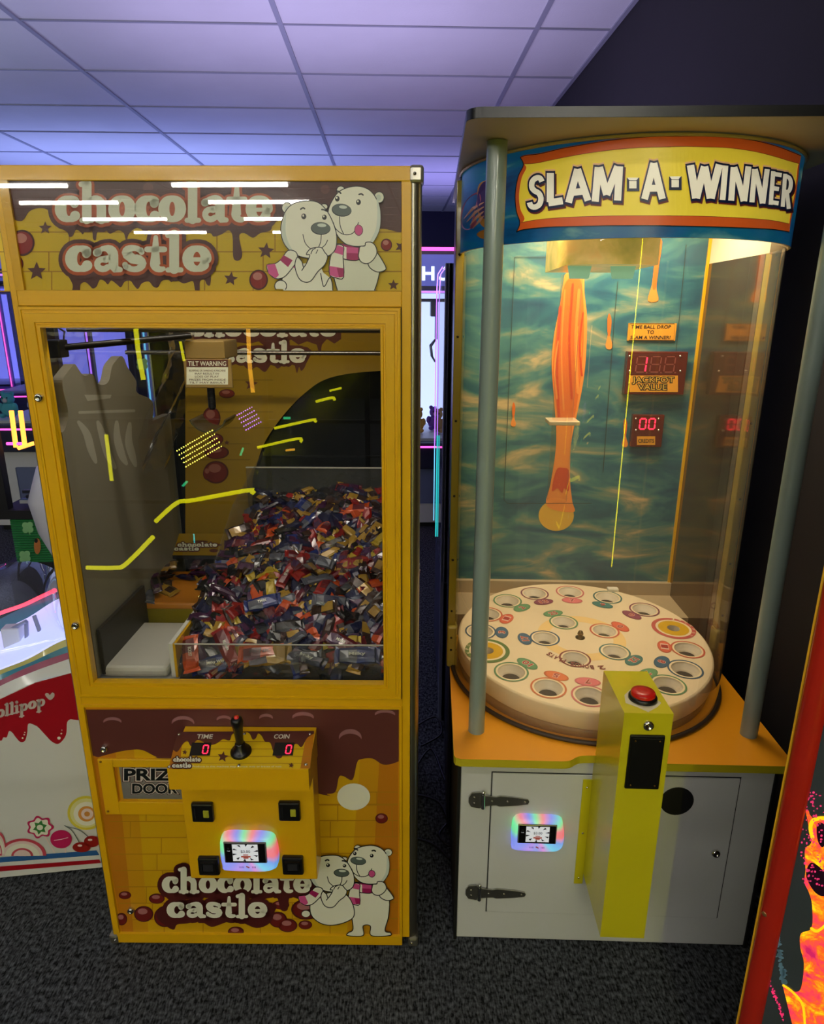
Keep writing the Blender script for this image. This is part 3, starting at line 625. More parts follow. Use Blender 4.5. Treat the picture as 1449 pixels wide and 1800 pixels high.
c = F.y(438, 1489, YC)
rd = card_reader('card reader glowing in many colours on the yellow coin plate', F, LR, F.inv.inverted() @ Vector((c.x, YC, c.z)), 1.28)

# ---------------- inside of the machine
flr = .78
ins = MB(); ins.box(XL+.006, XR-.006, .03, DP-.012, flr-.04, flr-.01, mat('inner_floor_white', (196, 196, 186), .5)); ins.build('inner_floor', lm)
# printed back panel with an arched opening
YBK = .655
bp_ = F.yconv(YBK); a = Art(bp_)
arch = smooth([(444, 842), (452, 815), (462, 785), (478, 757), (505, 722), (535, 692), (570, 668), (620, 656), (700, 650)], False, 5)
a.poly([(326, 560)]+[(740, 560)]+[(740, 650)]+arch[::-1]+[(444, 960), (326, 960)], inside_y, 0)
for y in (640, 668, 696, 724, 752, 780, 808): a.stroke([(330, y), (440 if y > 760 else 480, y)], 1.2, mat('brick_line_dim', (120, 92, 10), .4), 1, cap=False)
a.poly([(400, 560), (600, 560), (600, 596), (588, 604), (575, 596), (566, 606), (563, 628), (557, 606), (540, 600), (525, 606), (512, 597), (500, 604), (484, 600), (470, 612), (455, 600), (440, 604), (400, 600)], BRN, 1)
a.poly(smooth([(428, 610), (540, 610), (538, 640), (530, 652), (526, 645), (522, 656), (517, 640), (508, 645), (498, 642), (488, 648), (478, 640), (466, 654), (452, 645), (440, 650), (428, 640)], True, 4), BRN, 1)
logo(a, 'chocolate', 330, 592, 592, 28, [(BRN, 5, 0), (CREAM, 0, 0)], L=2); logo(a, 'castle', 385, 538, 638, 26, [(BRN, 5, 0), (CREAM, 0, 0)], L=2)
a.star(442, 675, 12, BRN, 2, .1); a.star(399, 778, 5, BRN, 2)
for cx, cy, rx, ry in ((399, 692, 14, 8), (372, 735, 16, 20), (380, 772, 13, 10), (381, 795, 22, 12), (380, 830, 22, 20), (365, 832, 8, 12)): a.bubble(cx, cy, rx, ry, BRN2, mat('deep_red_print', (112, 30, 26), .3), mat('inner_highlight', (150, 90, 80), .3), 2)
bk = a.build('back_panel', lm)
MB().box(XL+.006, XR-.006, DP-.035, DP-.013, flr, 1.86, mat('black_inner_back', (10, 11, 12), .12)).build('inner_back', lm)
# side windows
for x in (XR-.005,): MB().box(x-.004, x, .03, DP-.014, .77, 1.855, mat('black_mirror_panel', (8, 9, 10), .06, spec=.8)).build('side_panel', lm)
MB().box(XL+.002, XL+.005, .03, DP-.014, .77, 1.855, GLASS).build('side_glass', lm)
# castle-topped board along the left side
XS = XL+.052
fx = lambda px, py: (lambda v: (v.y, v.z))(F.x(px, py, XS))
top = smooth([(103, 762), (114, 755), (120, 725), (112, 690), (110, 668), (118, 655), (126, 645), (132, 640), (142, 655), (150, 661), (158, 657), (166, 660), (172, 674), (184, 676), (192, 668), (197, 645), (204, 634), (212, 626), (218, 630), (224, 645), (234, 660), (240, 672), (241, 690), (262, 700), (270, 712), (268, 740)], False, 4)
top = [(max(.034, min(DP-.05, y)), z) for y, z in [fx(*p) for p in top]]
outl = [(.034, flr), (.034, top[0][1]-.02)]+[t for t in top]+[(DP-.05, top[-1][1]), (DP-.05, flr)]
cst = MB().prism(outl, lambda u, v, d: (d, u, v), XS-.022, XS, mat('grey_castle_board', (132, 126, 108), .55)); cst = cst.build('castle_board', lm)
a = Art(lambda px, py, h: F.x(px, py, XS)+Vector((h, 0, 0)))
PS = mat('pale_reflection_paint', (172, 168, 152), .5)  # striped reflection in the board, painted on as pale strokes
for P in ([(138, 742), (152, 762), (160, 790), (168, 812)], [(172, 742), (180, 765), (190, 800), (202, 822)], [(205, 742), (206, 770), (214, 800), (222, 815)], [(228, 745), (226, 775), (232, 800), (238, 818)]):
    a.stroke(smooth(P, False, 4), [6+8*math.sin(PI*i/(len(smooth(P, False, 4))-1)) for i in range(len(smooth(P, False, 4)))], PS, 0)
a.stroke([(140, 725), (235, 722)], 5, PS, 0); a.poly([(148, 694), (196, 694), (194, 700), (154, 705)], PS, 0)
a.build('painted_reflection', cst)
# gantry: rails, black rod, scoop trolley
rl = F.y(80, 580, .25); z1 = rl.z
for nm, Y, px, py in (('rail', .2, 400, 580), ('rail', .5, 400, 620)):
    z = F.y(px, py, Y).z; MB().tube([(XL+.01, Y, z), (XR-.01, Y, z)], .006, mat('rail_steel', (120, 116, 110), .25, .9), 10).build(nm, lm)
P0, P1 = F.y(100, 612, .12), F.y(335, 590, .30)
arm = MB().tube([P0, P1], .0075, mat('black_rod', (28, 26, 24), .35, .4), 10).build('scoop_rod', lm)
c = F.y(100, 612, .12); MB().box(c.x-.018, c.x+.016, .10, .14, c.z-.02, c.z+.018, mat('black_rod', (28, 26, 24)), .003).build('rod_bracket', arm)
c0, c1 = F.y(330, 598, .33), F.y(402, 630, .33)
tr = MB().box(c0.x, c1.x, .30, .42, c1.z, c0.z, mat('cardboard_tan', (142, 116, 62), .6), .003).build('scoop_trolley', lm)
c2, c3 = F.y(331, 630, .32), F.y(406, 676, .32)
lb = MB().box(c2.x-.004, c3.x+.012, .292, .30, c3.z-.006, c2.z, mat('tan_label_board', (150, 122, 66), .6), .002).build('label_board', tr)
a = Art(F.yconv(.292)); a.rect(328, 632, 401, 676, CREAM, 0); a.rect(328, 632, 401, 645, BRN, 1)
a.text('TILT WARNING', 331, 398, 643, 8, CREAM, 2, bold=.01)
for i, tx in enumerate(('BUMPING OR SHAKING A MACHINE', 'MAY RESULT IN', 'LOSS OF PLAY', 'PRIZES FROM INSIDE', 'TILT MAY RESULT')): a.text(tx, 333+(i in (1, 2))*10, 397-(i in (1, 2))*12, 653+i*5.3, 3.3, BRN2, 2)
a.build('tilt_label', lb)
cc = F.y(372, 700, .36)
sc = MB(); sc.tube([(cc.x, .36, F.y(372, 676, .36).z), (cc.x, .36, F.y(372, 720, .36).z)], .007, BPL, 10); sc.build('scoop_spring', tr)
g = MB()
for k in range(22): g.tube([(cc.x+.009*math.cos(q*PI/4), .36+.009*math.sin(q*PI/4), F.y(372, 680, .36).z-.0024*(k+q/8)) for q in range(9)], .0014, BPL, 5, False)
g.build('coil', tr)
sp_ = MB(); cz = F.y(372, 722, .36).z
outer = [(x_, z_) for x_, z_ in arc(cc.x, cz, .05, .05, 200, 340, 12)]
sp_.prism(outer+[(x_, z_) for x_, z_ in arc(cc.x, cz, .046, .046, 340, 200, 12)], lambda u, v, d: (u, d, v), .31, .41, mat('scoop_steel', (110, 104, 92), .25, .9), True)
sp_.build('scoop', tr)
# crumpled clear film hanging by the trolley
fl = MB(); nx, nz = 10, 22; vs = []
for j in range(nz+1):
    for i in range(nx+1):
        u, v = i/nx, j/nz; p = F.y(285+u*50+14*math.sin(v*5)-v*30, 575+v*250, .38); vs.append((p.x, .38+.05*math.sin(u*9+v*7)+random.uniform(-.012, .012), p.z))
fl.add(vs, [(j*(nx+1)+i, j*(nx+1)+i+1, (j+1)*(nx+1)+i+1, (j+1)*(nx+1)+i) for j in range(nz) for i in range(nx)], glass('crumpled_film', (.95, .95, .93), 1.45, haze=.05, hazecol=(.5, .5, .45), rough=.1, gain=1.5)); fl.build('clear_film', lm)
# left side: white chute, yellow platform with its sign
x0, x1 = F.y(236, 1060, .32).x, F.y(372, 1060, .32).x; zt = F.y(300, 1060, .32).z
pfm = MB().box(XS+.002, x1, .32, .56, zt-.02, zt, mat('orange_platform', (196, 122, 20), .4), .006).box(XS+.002, x1-.01, .335, .56, flr-.01, zt-.02, mat('yellow_tread_plate', (168, 150, 20), .3, .3, bump=.5, bscale=120)).build('sweet_platform', lm)
MB().box(XS+.002, F.y(298, 1190, .05).x-.004, .05, .30, flr-.008, flr+.02, mat('white_chute', (200, 198, 186), .5), .01).build('chute', lm)
MB().box(XS+.002, XS+.012, .05, .32, flr, flr+.12, mat('dark_chute_side', (48, 44, 36), .5), .002).build('chute_side', lm)
s0, s1 = F.y(276, 958, .60), F.y(404, 958, .60)
zA = F.y(300, 973, .585).z; zB = F.y(300, 949, .64).z
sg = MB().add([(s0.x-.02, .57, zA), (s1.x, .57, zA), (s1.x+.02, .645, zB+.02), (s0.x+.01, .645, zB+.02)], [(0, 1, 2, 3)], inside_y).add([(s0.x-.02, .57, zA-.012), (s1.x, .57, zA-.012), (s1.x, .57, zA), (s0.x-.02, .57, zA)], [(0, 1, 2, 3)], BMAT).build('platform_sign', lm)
pS = Vector((s0.x, .57, zA)); nS = Vector((0, -(zB+.02-zA), .075)).normalized()
a = Art(F.plconv(pS, nS)); logo(a, 'chocolate', 312, 382, 961, 5, [(BRN, 2, 0), (CREAM, 0, 0)]); logo(a, 'castle', 306, 350, 968, 5, [(BRN, 2, 0), (CREAM, 0, 0)])
for cx, cy, rx, ry in ((284, 968, 8, 4), (292, 958, 4, 1.5), (376, 968, 8, 3), (352, 952, 14, 2), (385, 958, 5, 2)): a.ell(cx, cy, rx, ry, BRN, 0)
a.build('sign_print', sg)
# bin for the heap
bx = F.y(300, 1130, .045).x; bz = F.y(300, 1130, .045).z
wl = MB().box(bx-.004, bx+.006, .04, .30, flr, bz, WLAM, .001).box(bx+.006, bx+.012, .04, .30, flr, bz-.002, YEL).build('bin_side', lm)
MB().box(bx+.01, XR-.012, .040, .043, flr, bz-.001, ACRY2).box(bx+.01, XR-.012, .0395, .0435, bz-.002, bz, mat('acrylic_edge', (190, 185, 175), .3)).build('bin_front', lm)
# slanted clear divider with its yellow bar
q = [(.30, bz-.03), (.64, bz+.10), (.64, bz+.34), (.46, bz+.22), (.30, bz+.02)]
dv = MB().prism(q, lambda u, v, d: (bx+.004+d+(u-.3)*.30, u, v), 0, .004, ACRY2).build('clear_divider', lm)
MB().tube([F.y(423, 972, .36), F.y(488, 868, .60)], .006, YEL, 4).build('yellow_bar', dv)
MB().box(-.12, XR-.012, .60, .604, flr+.2, F.y(560, 822, .60).z, ACRY2).box(-.12, XR-.012, .598, .606, F.y(560, 822, .60).z-.002, F.y(560, 822, .60).z+.001, MATS['acrylic_edge']).build('rear_divider', lm)

# ---------------- the sweets
def heap(x, y):    # height of the heap, local coordinates
    t = max(0, min(1, (y-.05)/.54)); h = flr+.012+.30*t**.9
    h += .014*math.sin(x*21+1)*math.cos(y*17)+.01*math.sin(x*47+y*31)
    return h
def xmin(y): return bx+.03+max(0, y-.30)*.35
foil = lambda n, rgb: mat('wrapper_'+n, rgb, .27, .1, coat=.3, spec=.7)
colr = {'navy blue': (22, 26, 62), 'red': (140, 26, 22), 'orange': (190, 74, 22), 'purple': (62, 22, 60), 'gold': (160, 124, 40), 'dark brown': (52, 28, 20), 'black': (18, 17, 20), 'silver': (84, 86, 98), 'maroon': (92, 18, 28), 'bright blue': (30, 44, 108), 'yellow': (176, 150, 40)}
wtx = {'navy blue': 'purple', 'red': 'maroon', 'orange': 'maroon', 'purple': 'black', 'gold': 'dark brown', 'dark brown': 'gold', 'black': 'dark brown', 'silver': 'navy blue', 'maroon': 'purple', 'bright blue': 'silver', 'yellow': 'red'}
def bar_mesh(col, var, L=.062, W=.025, H=.013):
    rnd = random.Random(hash(col) % 1000+var*7 if False else sum(map(ord, col))+var*7)
    A, B = foil(col, colr[col]), foil(wtx[col], colr[wtx[col]])
    xs_ = [-.5, -.42, -.38, -.2, 0, .2, .38, .42, .5]; hh = [.06, .06, .75, 1, 1.06, 1, .75, .06, .06]; wwd = [1.12, .95, .92, 1, 1, 1, .92, .95, 1.12]
    vs = []; n = 8
    for i, (u, h, q) in enumerate(zip(xs_, hh, wwd)):
        for k in range(n):
            an = 2*PI*k/n+PI/8; cx = math.copysign(abs(math.cos(an))**.6, math.cos(an)); cz_ = math.copysign(abs(math.sin(an))**.7, math.sin(an))
            j = rnd.uniform(-.0011, .0011)
            vs.append((u*L+rnd.uniform(-.001, .001), cx*W/2*q+j, cz_*H/2*h+j+(rnd.uniform(-.0012, .0012) if i in (0, 8) else 0)))
    mb = MB(); fs = [(i*n+k, i*n+(k+1) % n, (i+1)*n+(k+1) % n, (i+1)*n+k) for i in range(8) for k in range(n)]
    top = set()
    for i in (3, 4) if var % 2 else (2, 3): 
        for k in ((1, 2) if var < 2 else ()): top.add(i*n+k)
    mb.add(vs, [f for i, f in enumerate(fs) if i not in top], A, False); b0 = 0
    mi = mb.mi(B)
    for i in top: mb.f.append(list(fs[i])); mb.m.append(mi); mb.sm.append(False)
    mb.add(vs[:n], [list(range(n))], A); mb.add(vs[-n:], [list(range(n))], A)
    return mb
meshes = {}
names = list(colr); wgt = [21, 10, 8, 9, 8, 16, 18, 5, 6, 3, 4]
rnd = random.Random(21)
def newbar(col, var, loc, rot, s, label, group):
    k = (col, var)
    if k not in meshes:
        o = bar_mesh(col, var, rnd.choice((.066, .072, .058)), rnd.choice((.020, .024, .028))).build('candy_bar'); meshes[k] = o.data
    else: o = bpy.data.objects.new('candy_bar', meshes[k]); COL.objects.link(o)
    o.matrix_world = F.inv.inverted() @ Matrix.LocRotScale(Vector(loc), rot, Vector((s, s, s)))
    return tag(o, label, 'chocolate bar', group)
from mathutils import Euler, Quaternion
cand = []; tries = 0
def free(x, y, r):
    for (a_, b_) in cand:
        if (a_-x)**2+(b_-y)**2 < r*r: return False
    return True
while len(cand) < 800 and tries < 60000:
    tries += 1; y = .055+.54*rnd.random(); x = rnd.uniform(xmin(y), XR-.04)
    if free(x, y, .0185 if tries < 30000 else .0165): cand.append((x, y))
cand.sort(key=lambda p: p[1]); print('sweets', len(cand))
st = MB()
def rest(x, y, yaw, tilt):
    e_ = .02; nx_ = -(heap(x+e_, y)-heap(x-e_, y))/(2*e_); ny_ = -(heap(x, y+e_)-heap(x, y-e_))/(2*e_)
    nrm = Vector((nx_+rnd.gauss(0, tilt), ny_+rnd.gauss(0, tilt), 1)).normalized()
    return Vector((0, 0, 1)).rotation_difference(nrm) @ Quaternion((0, 0, 1), yaw)
for i, (x, y) in enumerate(cand):
    col = rnd.choices(names, wgt)[0]; var = rnd.randrange(3); yaw = rnd.uniform(0, PI); q = rest(x, y, yaw, .2)
    z = heap(x, y)+rnd.uniform(-.003, .010); s = rnd.uniform(1.0, 1.35)
    if i < 285:
        fx_ = (x-xmin(y))/(XR-xmin(y)); fy_ = i/285; zone = ('at the left side', 'in the middle', 'at the right side')[min(2, int(fx_*3))]; dz_ = ('lowest rows', 'lower rows', 'middle rows', 'upper rows')[min(3, int(fy_*4))]
        newbar(col, var, (x, y, z), q, s, f'{col} wrapped chocolate bar {zone} of the heap, in its {dz_}', f'{col} wrapped bars {zone} of the heap, {dz_}')
    else:
        k = (col, var)
        me = meshes.get(k)
        if me is None: o = bar_mesh(col, var).build('tmp'); me = o.data; meshes[k] = me; bpy.data.objects.remove(o)
        M_ = Matrix.LocRotScale(Vector((x, y, z)), q, Vector((s, s, s)))
        b0 = len(st.v); st.v += [tuple(M_ @ v.co) for v in me.vertices]
        for p in me.polygons: st.f.append([b0+v for v in p.vertices]); st.m.append(st.mi(me.materials[p.material_index])); st.sm.append(False)
so = st.build('wrapped_sweets'); so.matrix_world = F.inv.inverted(); tag(so, 'far slope of the heap of small wrapped chocolates behind the front bars', 'sweets', kind='stuff')
# filling under the top layer
hb = MB(); nx, ny = 30, 34; vs = []
for j in range(ny+1):
    for i in range(nx+1):
        y = .046+.55*j/ny; x = xmin(y)-.02+(XR-.016-xmin(y)+.02)*i/nx; vs.append((x, y, heap(x, y)-.018+rnd.uniform(-.006, .006)))
hb.add(vs, [(j*(nx+1)+i, j*(nx+1)+i+1, (j+1)*(nx+1)+i+1, (j+1)*(nx+1)+i) for j in range(ny) for i in range(nx)], mat('dark_wrapper_mass', (34, 22, 24), .4))
hb.prism([(v[0], v[2]) for v in vs[:nx+1]]+[(XR-.016, flr-.008), (vs[0][0], flr-.008)], lambda u, v, d: (u, d, v), .046, .05, MATS['dark_wrapper_mass'])
ho = hb.build('buried_sweets'); ho.matrix_world = F.inv.inverted(); tag(ho, 'dark mass of buried wrappers under the top layer of the heap', 'sweets', kind='stuff')
# bars pressed against the front glass that can be told apart, with their lettering
hero = [(452, 1163, 'orange', 'PICNIC', .10, BLK, 'orange bar with dark capital lettering lying flat at the foot of the heap', 1.5, 50),
        (525, 1192, 'silver', 'SNICKER', .08, BLK, 'white and black lettered bar end against the lower edge of the glass', 1.3, 30),
        (375, 1180, 'bright blue', 'Milky Way', .22, CREAM, 'large blue bar with white script at the left foot of the heap', 1.6, 42),
        (540, 1160, 'navy blue', 'Milky', -.35, CREAM, 'dark blue bar slanting up behind the lower middle of the glass', 1.5, 34),
        (336, 1150, 'orange', 'BOOST', -1.3, CREAM, 'orange bar standing on end against the yellow bin side', 1.4, 26),
        (400, 1140, 'red', 'Maltesers', -1.0, CREAM, 'red bag with pale lettering in the left front corner of the heap', 1.9, 30),
        (625, 1186, 'bright blue', 'Milky', .02, CREAM, 'bright blue bar at the lower right corner of the glass', 1.5, 40),
        (388, 1174, 'red', 'CHERRY RIPE', .8, mat('lemon_print', (222, 196, 60), .3), 'red bar with yellow lettering leaning beside the large blue bar', 1.3, 24),
        (455, 1188, 'gold', '', .1, BLK, 'flat gold wrapper folded against the lower edge of the glass', 1.9, 0),
        (600, 1130, 'maroon', 'MARS', -.5, CREAM, 'maroon bar with pale lettering resting right of the middle, near the clear front edge', 1.4, 24),
        (462, 1060, 'bright blue', 'TWIX', .3, CREAM, 'bright blue bar lying across the middle left of the heap', 1.3, 22),
        (560, 985, 'silver', 'OREO', -.3, BLK, 'silver bar lying in the middle of the heap', 1.3, 20),
        (505, 1010, 'red', 'KIT KAT', 1.2, CREAM, 'scarlet bar standing on end in the middle of the heap', 1.3, 20)]
for px, py, col, tx, yaw, tm, lab, s, tw_ in hero:
    # meet the heap along the sight line
    d = F.d(px, py); t = .5
    while t < 3:
        p = F.o+d*t
        if p.z < heap(p.x, p.y)+.022 or p.y > .6: break
        t += .002
    p = F.o+d*t; p.y = max(p.y, .058); p.z = max(heap(p.x, p.y)+.022, p.z)
    face = Vector((0, -.55, .83)).normalized(); q = Vector((0, 0, 1)).rotation_difference(face) @ Quaternion((0, 0, 1), yaw)
    o = newbar(col, 0, p, q, s, lab, None)
    if tx:
        a = Art(lambda u, v, h: Vector((u/1000, -v/1000, .0078+h)), .0001); a.text(tx, -tw_/2/s, tw_/2/s, 4/s, 8/s, tm, 0, bold=.02); k = a.build('lettering', o)
# sweets on the platform at the left
n = 0
for i in range(34):
    px = rnd.uniform(210, 385); py = rnd.uniform(990, 1046); p = F.z(px, py, zt+.012)
    if p.y > .55 or p.y < .31 or p.x > x1-.01: continue
    n += 1; col = rnd.choice(['navy blue', 'black', 'gold', 'red', 'dark brown', 'silver', 'purple'])
    newbar(col, rnd.randrange(3), (p.x, p.y, zt+.008+.012*(n % 3)), Euler((rnd.gauss(0, .15), rnd.gauss(0, .15), rnd.uniform(0, PI))).to_quaternion(), rnd.uniform(1, 1.35), f'{col} wrapped chocolate bar on the orange platform at the left of the machine', f'{col} wrapped bars on the orange platform')
# ================================================================ the drop game with the turning wheel
SX, SY, SR = .5055, 1.386, -.030
S = Fr((SX, SY, 0), SR)
sm = thing('ball_drop_machine', 'tall drop game with clear cylinder, numbered wheel and yellow button post', 'arcade machine', (SX, SY, 0), SR)
CX, CY, CRAD = -.0106, .404, .380
ORL = mat('orange_laminate', (238, 158, 18), .4, coat=.2); LIME = mat('lime_enamel', (206, 196, 24), .3, coat=.4, bump=.05); LIMEE = mat('lime_edge', (190, 176, 30), .4)
GTUBE = mat('grey_green_tube', (134, 150, 142), .28, coat=.4); CRM = mat('cream_underside', (206, 190, 160), .55); WHT = mat('white_cabinet', (206, 208, 206), .4, bump=.05)
def sky_mat(name, sx, sz, off, es=0.0, cols=None):
    m = bpy.data.materials.new(name); m.use_nodes = True; nt = m.node_tree; b = nt.nodes['Principled BSDF']; b.inputs['Roughness'].default_value = .3
    tc = nt.nodes.new('ShaderNodeTexCoord'); mp = nt.nodes.new('ShaderNodeMapping'); mp.inputs['Scale'].default_value = (sx, sx, sz); mp.inputs['Location'].default_value = (off, 0, off*.7)
    nt.links.new(tc.outputs['Object'], mp.inputs[0])
    n = nt.nodes.new('ShaderNodeTexNoise'); n.inputs['Scale'].default_value = 1; n.inputs['Detail'].default_value = 9; n.inputs['Roughness'].default_value = .55; n.inputs['Distortion'].default_value = .7
    nt.links.new(mp.outputs[0], n.inputs['Vector']); r = nt.nodes.new('ShaderNodeValToRGB'); nt.links.new(n.outputs[0], r.inputs[0])
    cols = cols or [(.30, (24, 70, 92)), (.44, (38, 104, 112)), (.52, (62, 126, 124)), (.58, (120, 142, 116)), (.64, (212, 178, 122)), (.72, (240, 206, 150))]
    cr = r.color_ramp; cr.elements[0].position = cols[0][0]; cr.elements[0].color = C3(*cols[0][1]); cr.elements[1].position = cols[-1][0]; cr.elements[1].color = C3(*cols[-1][1])
    for p, c in cols[1:-1]: e = cr.elements.new(p); e.color = C3(*c)
    nt.links.new(r.outputs[0], b.inputs['Base Color'])
    if es: nt.links.new(r.outputs[0], b.inputs['Emission Color']); b.inputs['Emission Strength'].default_value = es
    MATS[name] = m; return m
SKY = sky_mat('sky_print', 3.6, 11.0, .9, 0, [(.28, (26, 60, 92)), (.45, (42, 94, 110)), (.53, (66, 116, 116)), (.60, (116, 132, 112)), (.68, (186, 164, 122)), (.80, (228, 202, 156))])
SKYB = sky_mat('sign_sky_print', 2.4, 13.0, 1.4, .25, [(.32, (10, 44, 84)), (.5, (14, 84, 130)), (.58, (16, 92, 120)), (.66, (90, 140, 136)), (.76, (212, 190, 140))])
# base cabinet
b = MB(); b.box(-.382, .382, .001, .84, .006, .578, WHT, .002); b.box(-.390, -.3825, -.002, .84, .0, .578, BMAT); b.box(.3825, .390, -.002, .84, .0, .578, BMAT)
b.box(-.36, .36, .02, .82, 0, .01, BMAT); base = b.build('base_cabinet', sm)
q = [S.y(865, 1358, 0), S.y(1303, 1371, 0), S.y(1258, 1612, 0), S.y(857, 1601, 0)]
dx0, dx1, dz0, dz1 = (q[0].x+q[3].x)/2, (q[1].x+q[2].x)/2, q[3].z, q[0].z
door = MB().box(dx0, dx1, -.003, .002, dz0, dz1, WHT, .0015).build('service_door', sm)
MB().frame(dx0-.003, dx1+.003, dz0-.003, dz1+.003, [(0, .0005), (.003, .0005)], mat('door_shadow_gap', (40, 40, 42), .7)).build('door_gap', base)
sc_ = S.y(1190, 1408, -.003); MB().lathe([(.041, .0006), (.041, .0012), (.039, .0014), (1e-5, .0014)], BMAT, (sc_.x, -.003, sc_.z), 36, 'Y').build('speaker_hole', door)
lc = S.y(1258, 1499, -.003); lo = MB().lathe([(.011, 0), (.011, .004), (.008, .008), (.005, .008), (.005, .005), (1e-5, .005)], CHROME, lc, 20, 'Y').build('lock', door)
HNG = mat('zinc_hinge', (170, 168, 160), .28, .95)
for n_, (px, py) in enumerate(((838, 1405), (832, 1567))):
    k_ = 1.35; c = S.y(px, py, -.003); tip = S.y(px+90, py+2, -.003)
    h = MB(); o2 = [(-.016, .006), (-.010, .017), (.006, .019), (.016, .014), (.016, -.014), (.006, -.020), (-.010, -.017), (-.016, -.006)]
    h.prism([(c.x+u*1.25, c.z+v*1.2) for u, v in o2], lambda u, v, d: (u, d, v), -.007, -.003, HNG)
    L = tip.x-c.x; o3 = [(.018, .012), (L*.38, .009), (L*.45, .012), (L*.8, .0085), (L, .005), (L+.003, 0), (L, -.005), (L*.8, -.0085), (L*.45, -.012), (L*.38, -.009), (.018, -.012)]
    h.prism([(c.x+u, c.z+v*1.3) for u, v in o3], lambda u, v, d: (u, d, v), -.009, -.0055, HNG)
    h.tube([(c.x+.016, -.008, c.z-.022), (c.x+.016, -.008, c.z+.020)], .0055, CHROME, 12); h.sphere((c.x+.016, -.008, c.z+.024), .0055, CHROME)
    ho_ = h.build('hinge', sm)
    for u, v in ((-.006, .008), (-.006, -.009), (L*.3, 0), (L*.6, 0), (L*.94, 0)): MB().lathe([(.003, 0), (.003, .001), (1e-5, .002)], STEEL, (c.x+u, -.009 if u > 0 else -.007, c.z+v), 8, 'Y').build('screw', ho_)
# orange deck with notched front edge
pts = [(-.402, .40), (-.402, -.025), (-.398, -.036), (-.386, -.041)]
e1 = S.z(1003, 1336, .6); e2 = S.z(1046, 1310, .6)
pts += [(e1.x-.02, -.041)]+smooth([(e1.x-.02, -.041), (e1.x, -.037), (e1.x+.016, -.025), (e1.x+.035, -.018), (e2.x+.02, -.016)], False, 3)
xr_ = S.z(1180, 1338, .6).x
pts += [(xr_-.03, -.016), (xr_-.03, -.041), (.392, -.041), (.398, -.038), (.402, -.03), (.402, .40), (.39, .84), (-.39, .84)]
d_ = MB().prism(pts, lambda u, v, d: (u, v, d), .579, .5995, LIMEE); d_.add([(u, v, .6) for u, v in pts], [list(range(len(pts)))], ORL); deck = d_.build('deck', sm)
# posts
for x, y in ((-.342, .075), (.346, .083)): MB().lathe([(.0205, .6), (.0205, 1.944)], GTUBE, (x, y, 0), 32).build('tube_post', sm)
# button post
p1_, p2_ = S.y(1098, 1253, -.187), S.y(1185, 1253, -.187); bx0, bx1, bzt = p1_.x, p2_.x, p1_.z
p3_ = S.y(1066, 1179, -.012); bzb = S.y(1090, 1648, -.187).z
prof = [(-.187, bzb), (-.187, bzt), (-.012, p3_.z), (-.012, .61), (-.003, .578), (-.003, bzb+.0)]
bpst = MB().prism(prof, lambda u, v, d: (d, u, v), bx0, bx1, LIME).build('button_post', sm)
fz0, fz1 = S.y(1014, 1550, 0).z, S.y(1031, 1368, 0).z
fl_ = MB().box(bx0-.022, bx0, -.006, -.003, fz0, fz1, LIME, .0006).build('mounting_flange', bpst)
for t in (.06, .5, .93): MB().lathe([(.003, 0), (.003, .001), (1e-5, .002)], CHROME, (bx0-.011, -.006, fz0+(fz1-fz0)*t), 10, 'Y').build('screw', fl_)
pt_ = Vector((0, -.187, bzt)); nt_ = Vector((0, -(p3_.z-bzt), .175)).normalized(); MT = Vector((0, 0, 1)).rotation_difference(nt_).to_matrix()
bc = S.pl(1130, 1228, pt_, nt_)
a = Art(S.plconv(pt_, nt_)); a.poly([(1098, 1222), (1108, 1212), (1150, 1225), (1163, 1236), (1156, 1243), (1140, 1252), (1120, 1243), (1100, 1236)], mat('torn_paper', (206, 200, 170), .7), 0); a.build('torn_sticker', bpst)
bt = MB().lathe([(.030, 0), (.030, .006), (.028, .009), (.0255, .0095)], BPL, bc, 28, M=MT).build('button_ring', bpst)
MB().lathe([(.0255, .008), (.0255, .015), (.024, .018), (.012, .0195), (1e-5, .02)], mat('red_push_button', (196, 24, 16), .3, coat=.3), bc, 28, M=MT).build('push_button', bt)
lk2 = S.y(1140, 1275, -.187); MB().lathe([(.0115, 0), (.0115, .003), (.009, .006), (.006, .0065), (.0055, .0045), (1e-5, .0045)], CHROME, lk2, 20, 'Y').build('lock', bpst)
u0, u1 = S.y(1103, 1290, -.187), S.y(1163, 1386, -.187)
pl_ = MB().box(bx0+.016, bx1-.012, -.192, -.186, u1.z, u0.z, BPL, .003).box(bx0+.021, bx1-.017, -.194, -.19, u1.z+.006, u0.z-.006, BPL, .001).build('blanking_plate', bpst)
for x in (bx0+.027, bx1-.023):
    for z in (u1.z+.012, u0.z-.012): MB().lathe([(.002, 0), (.002, .001), (1e-5, .0015)], mat('brass_screw', (150, 110, 40), .3, .9), (x, -.194, z), 8, 'Y').build('screw', pl_)
c = S.y(943, 1458, -.003)
card_reader('card reader glowing in many colours on the white cabinet door', S, SR, S.inv.inverted() @ Vector((c.x, -.003, c.z)), 1.22)
# lid
lid = [(-.41, .86)]+[(-.41+.03-.03*math.cos(t), -.085+.03-.03*math.sin(t)) for t in [PI/2*k/6 for k in range(7)]]+[(.41-.03+.03*math.sin(t), -.085+.03-.03*math.cos(t)) for t in [PI/2*k/6 for k in range(7)]]+[(.41, .86)]
ld = MB().prism(lid, lambda u, v, d: (u, v, d), 1.946, 1.963, mat('gloss_black_edge', (8, 8, 8), .3), True); ld.add([(u, v, 1.9455) for u, v in lid], [list(range(len(lid)))], CRM); ld.build('lid', sm)
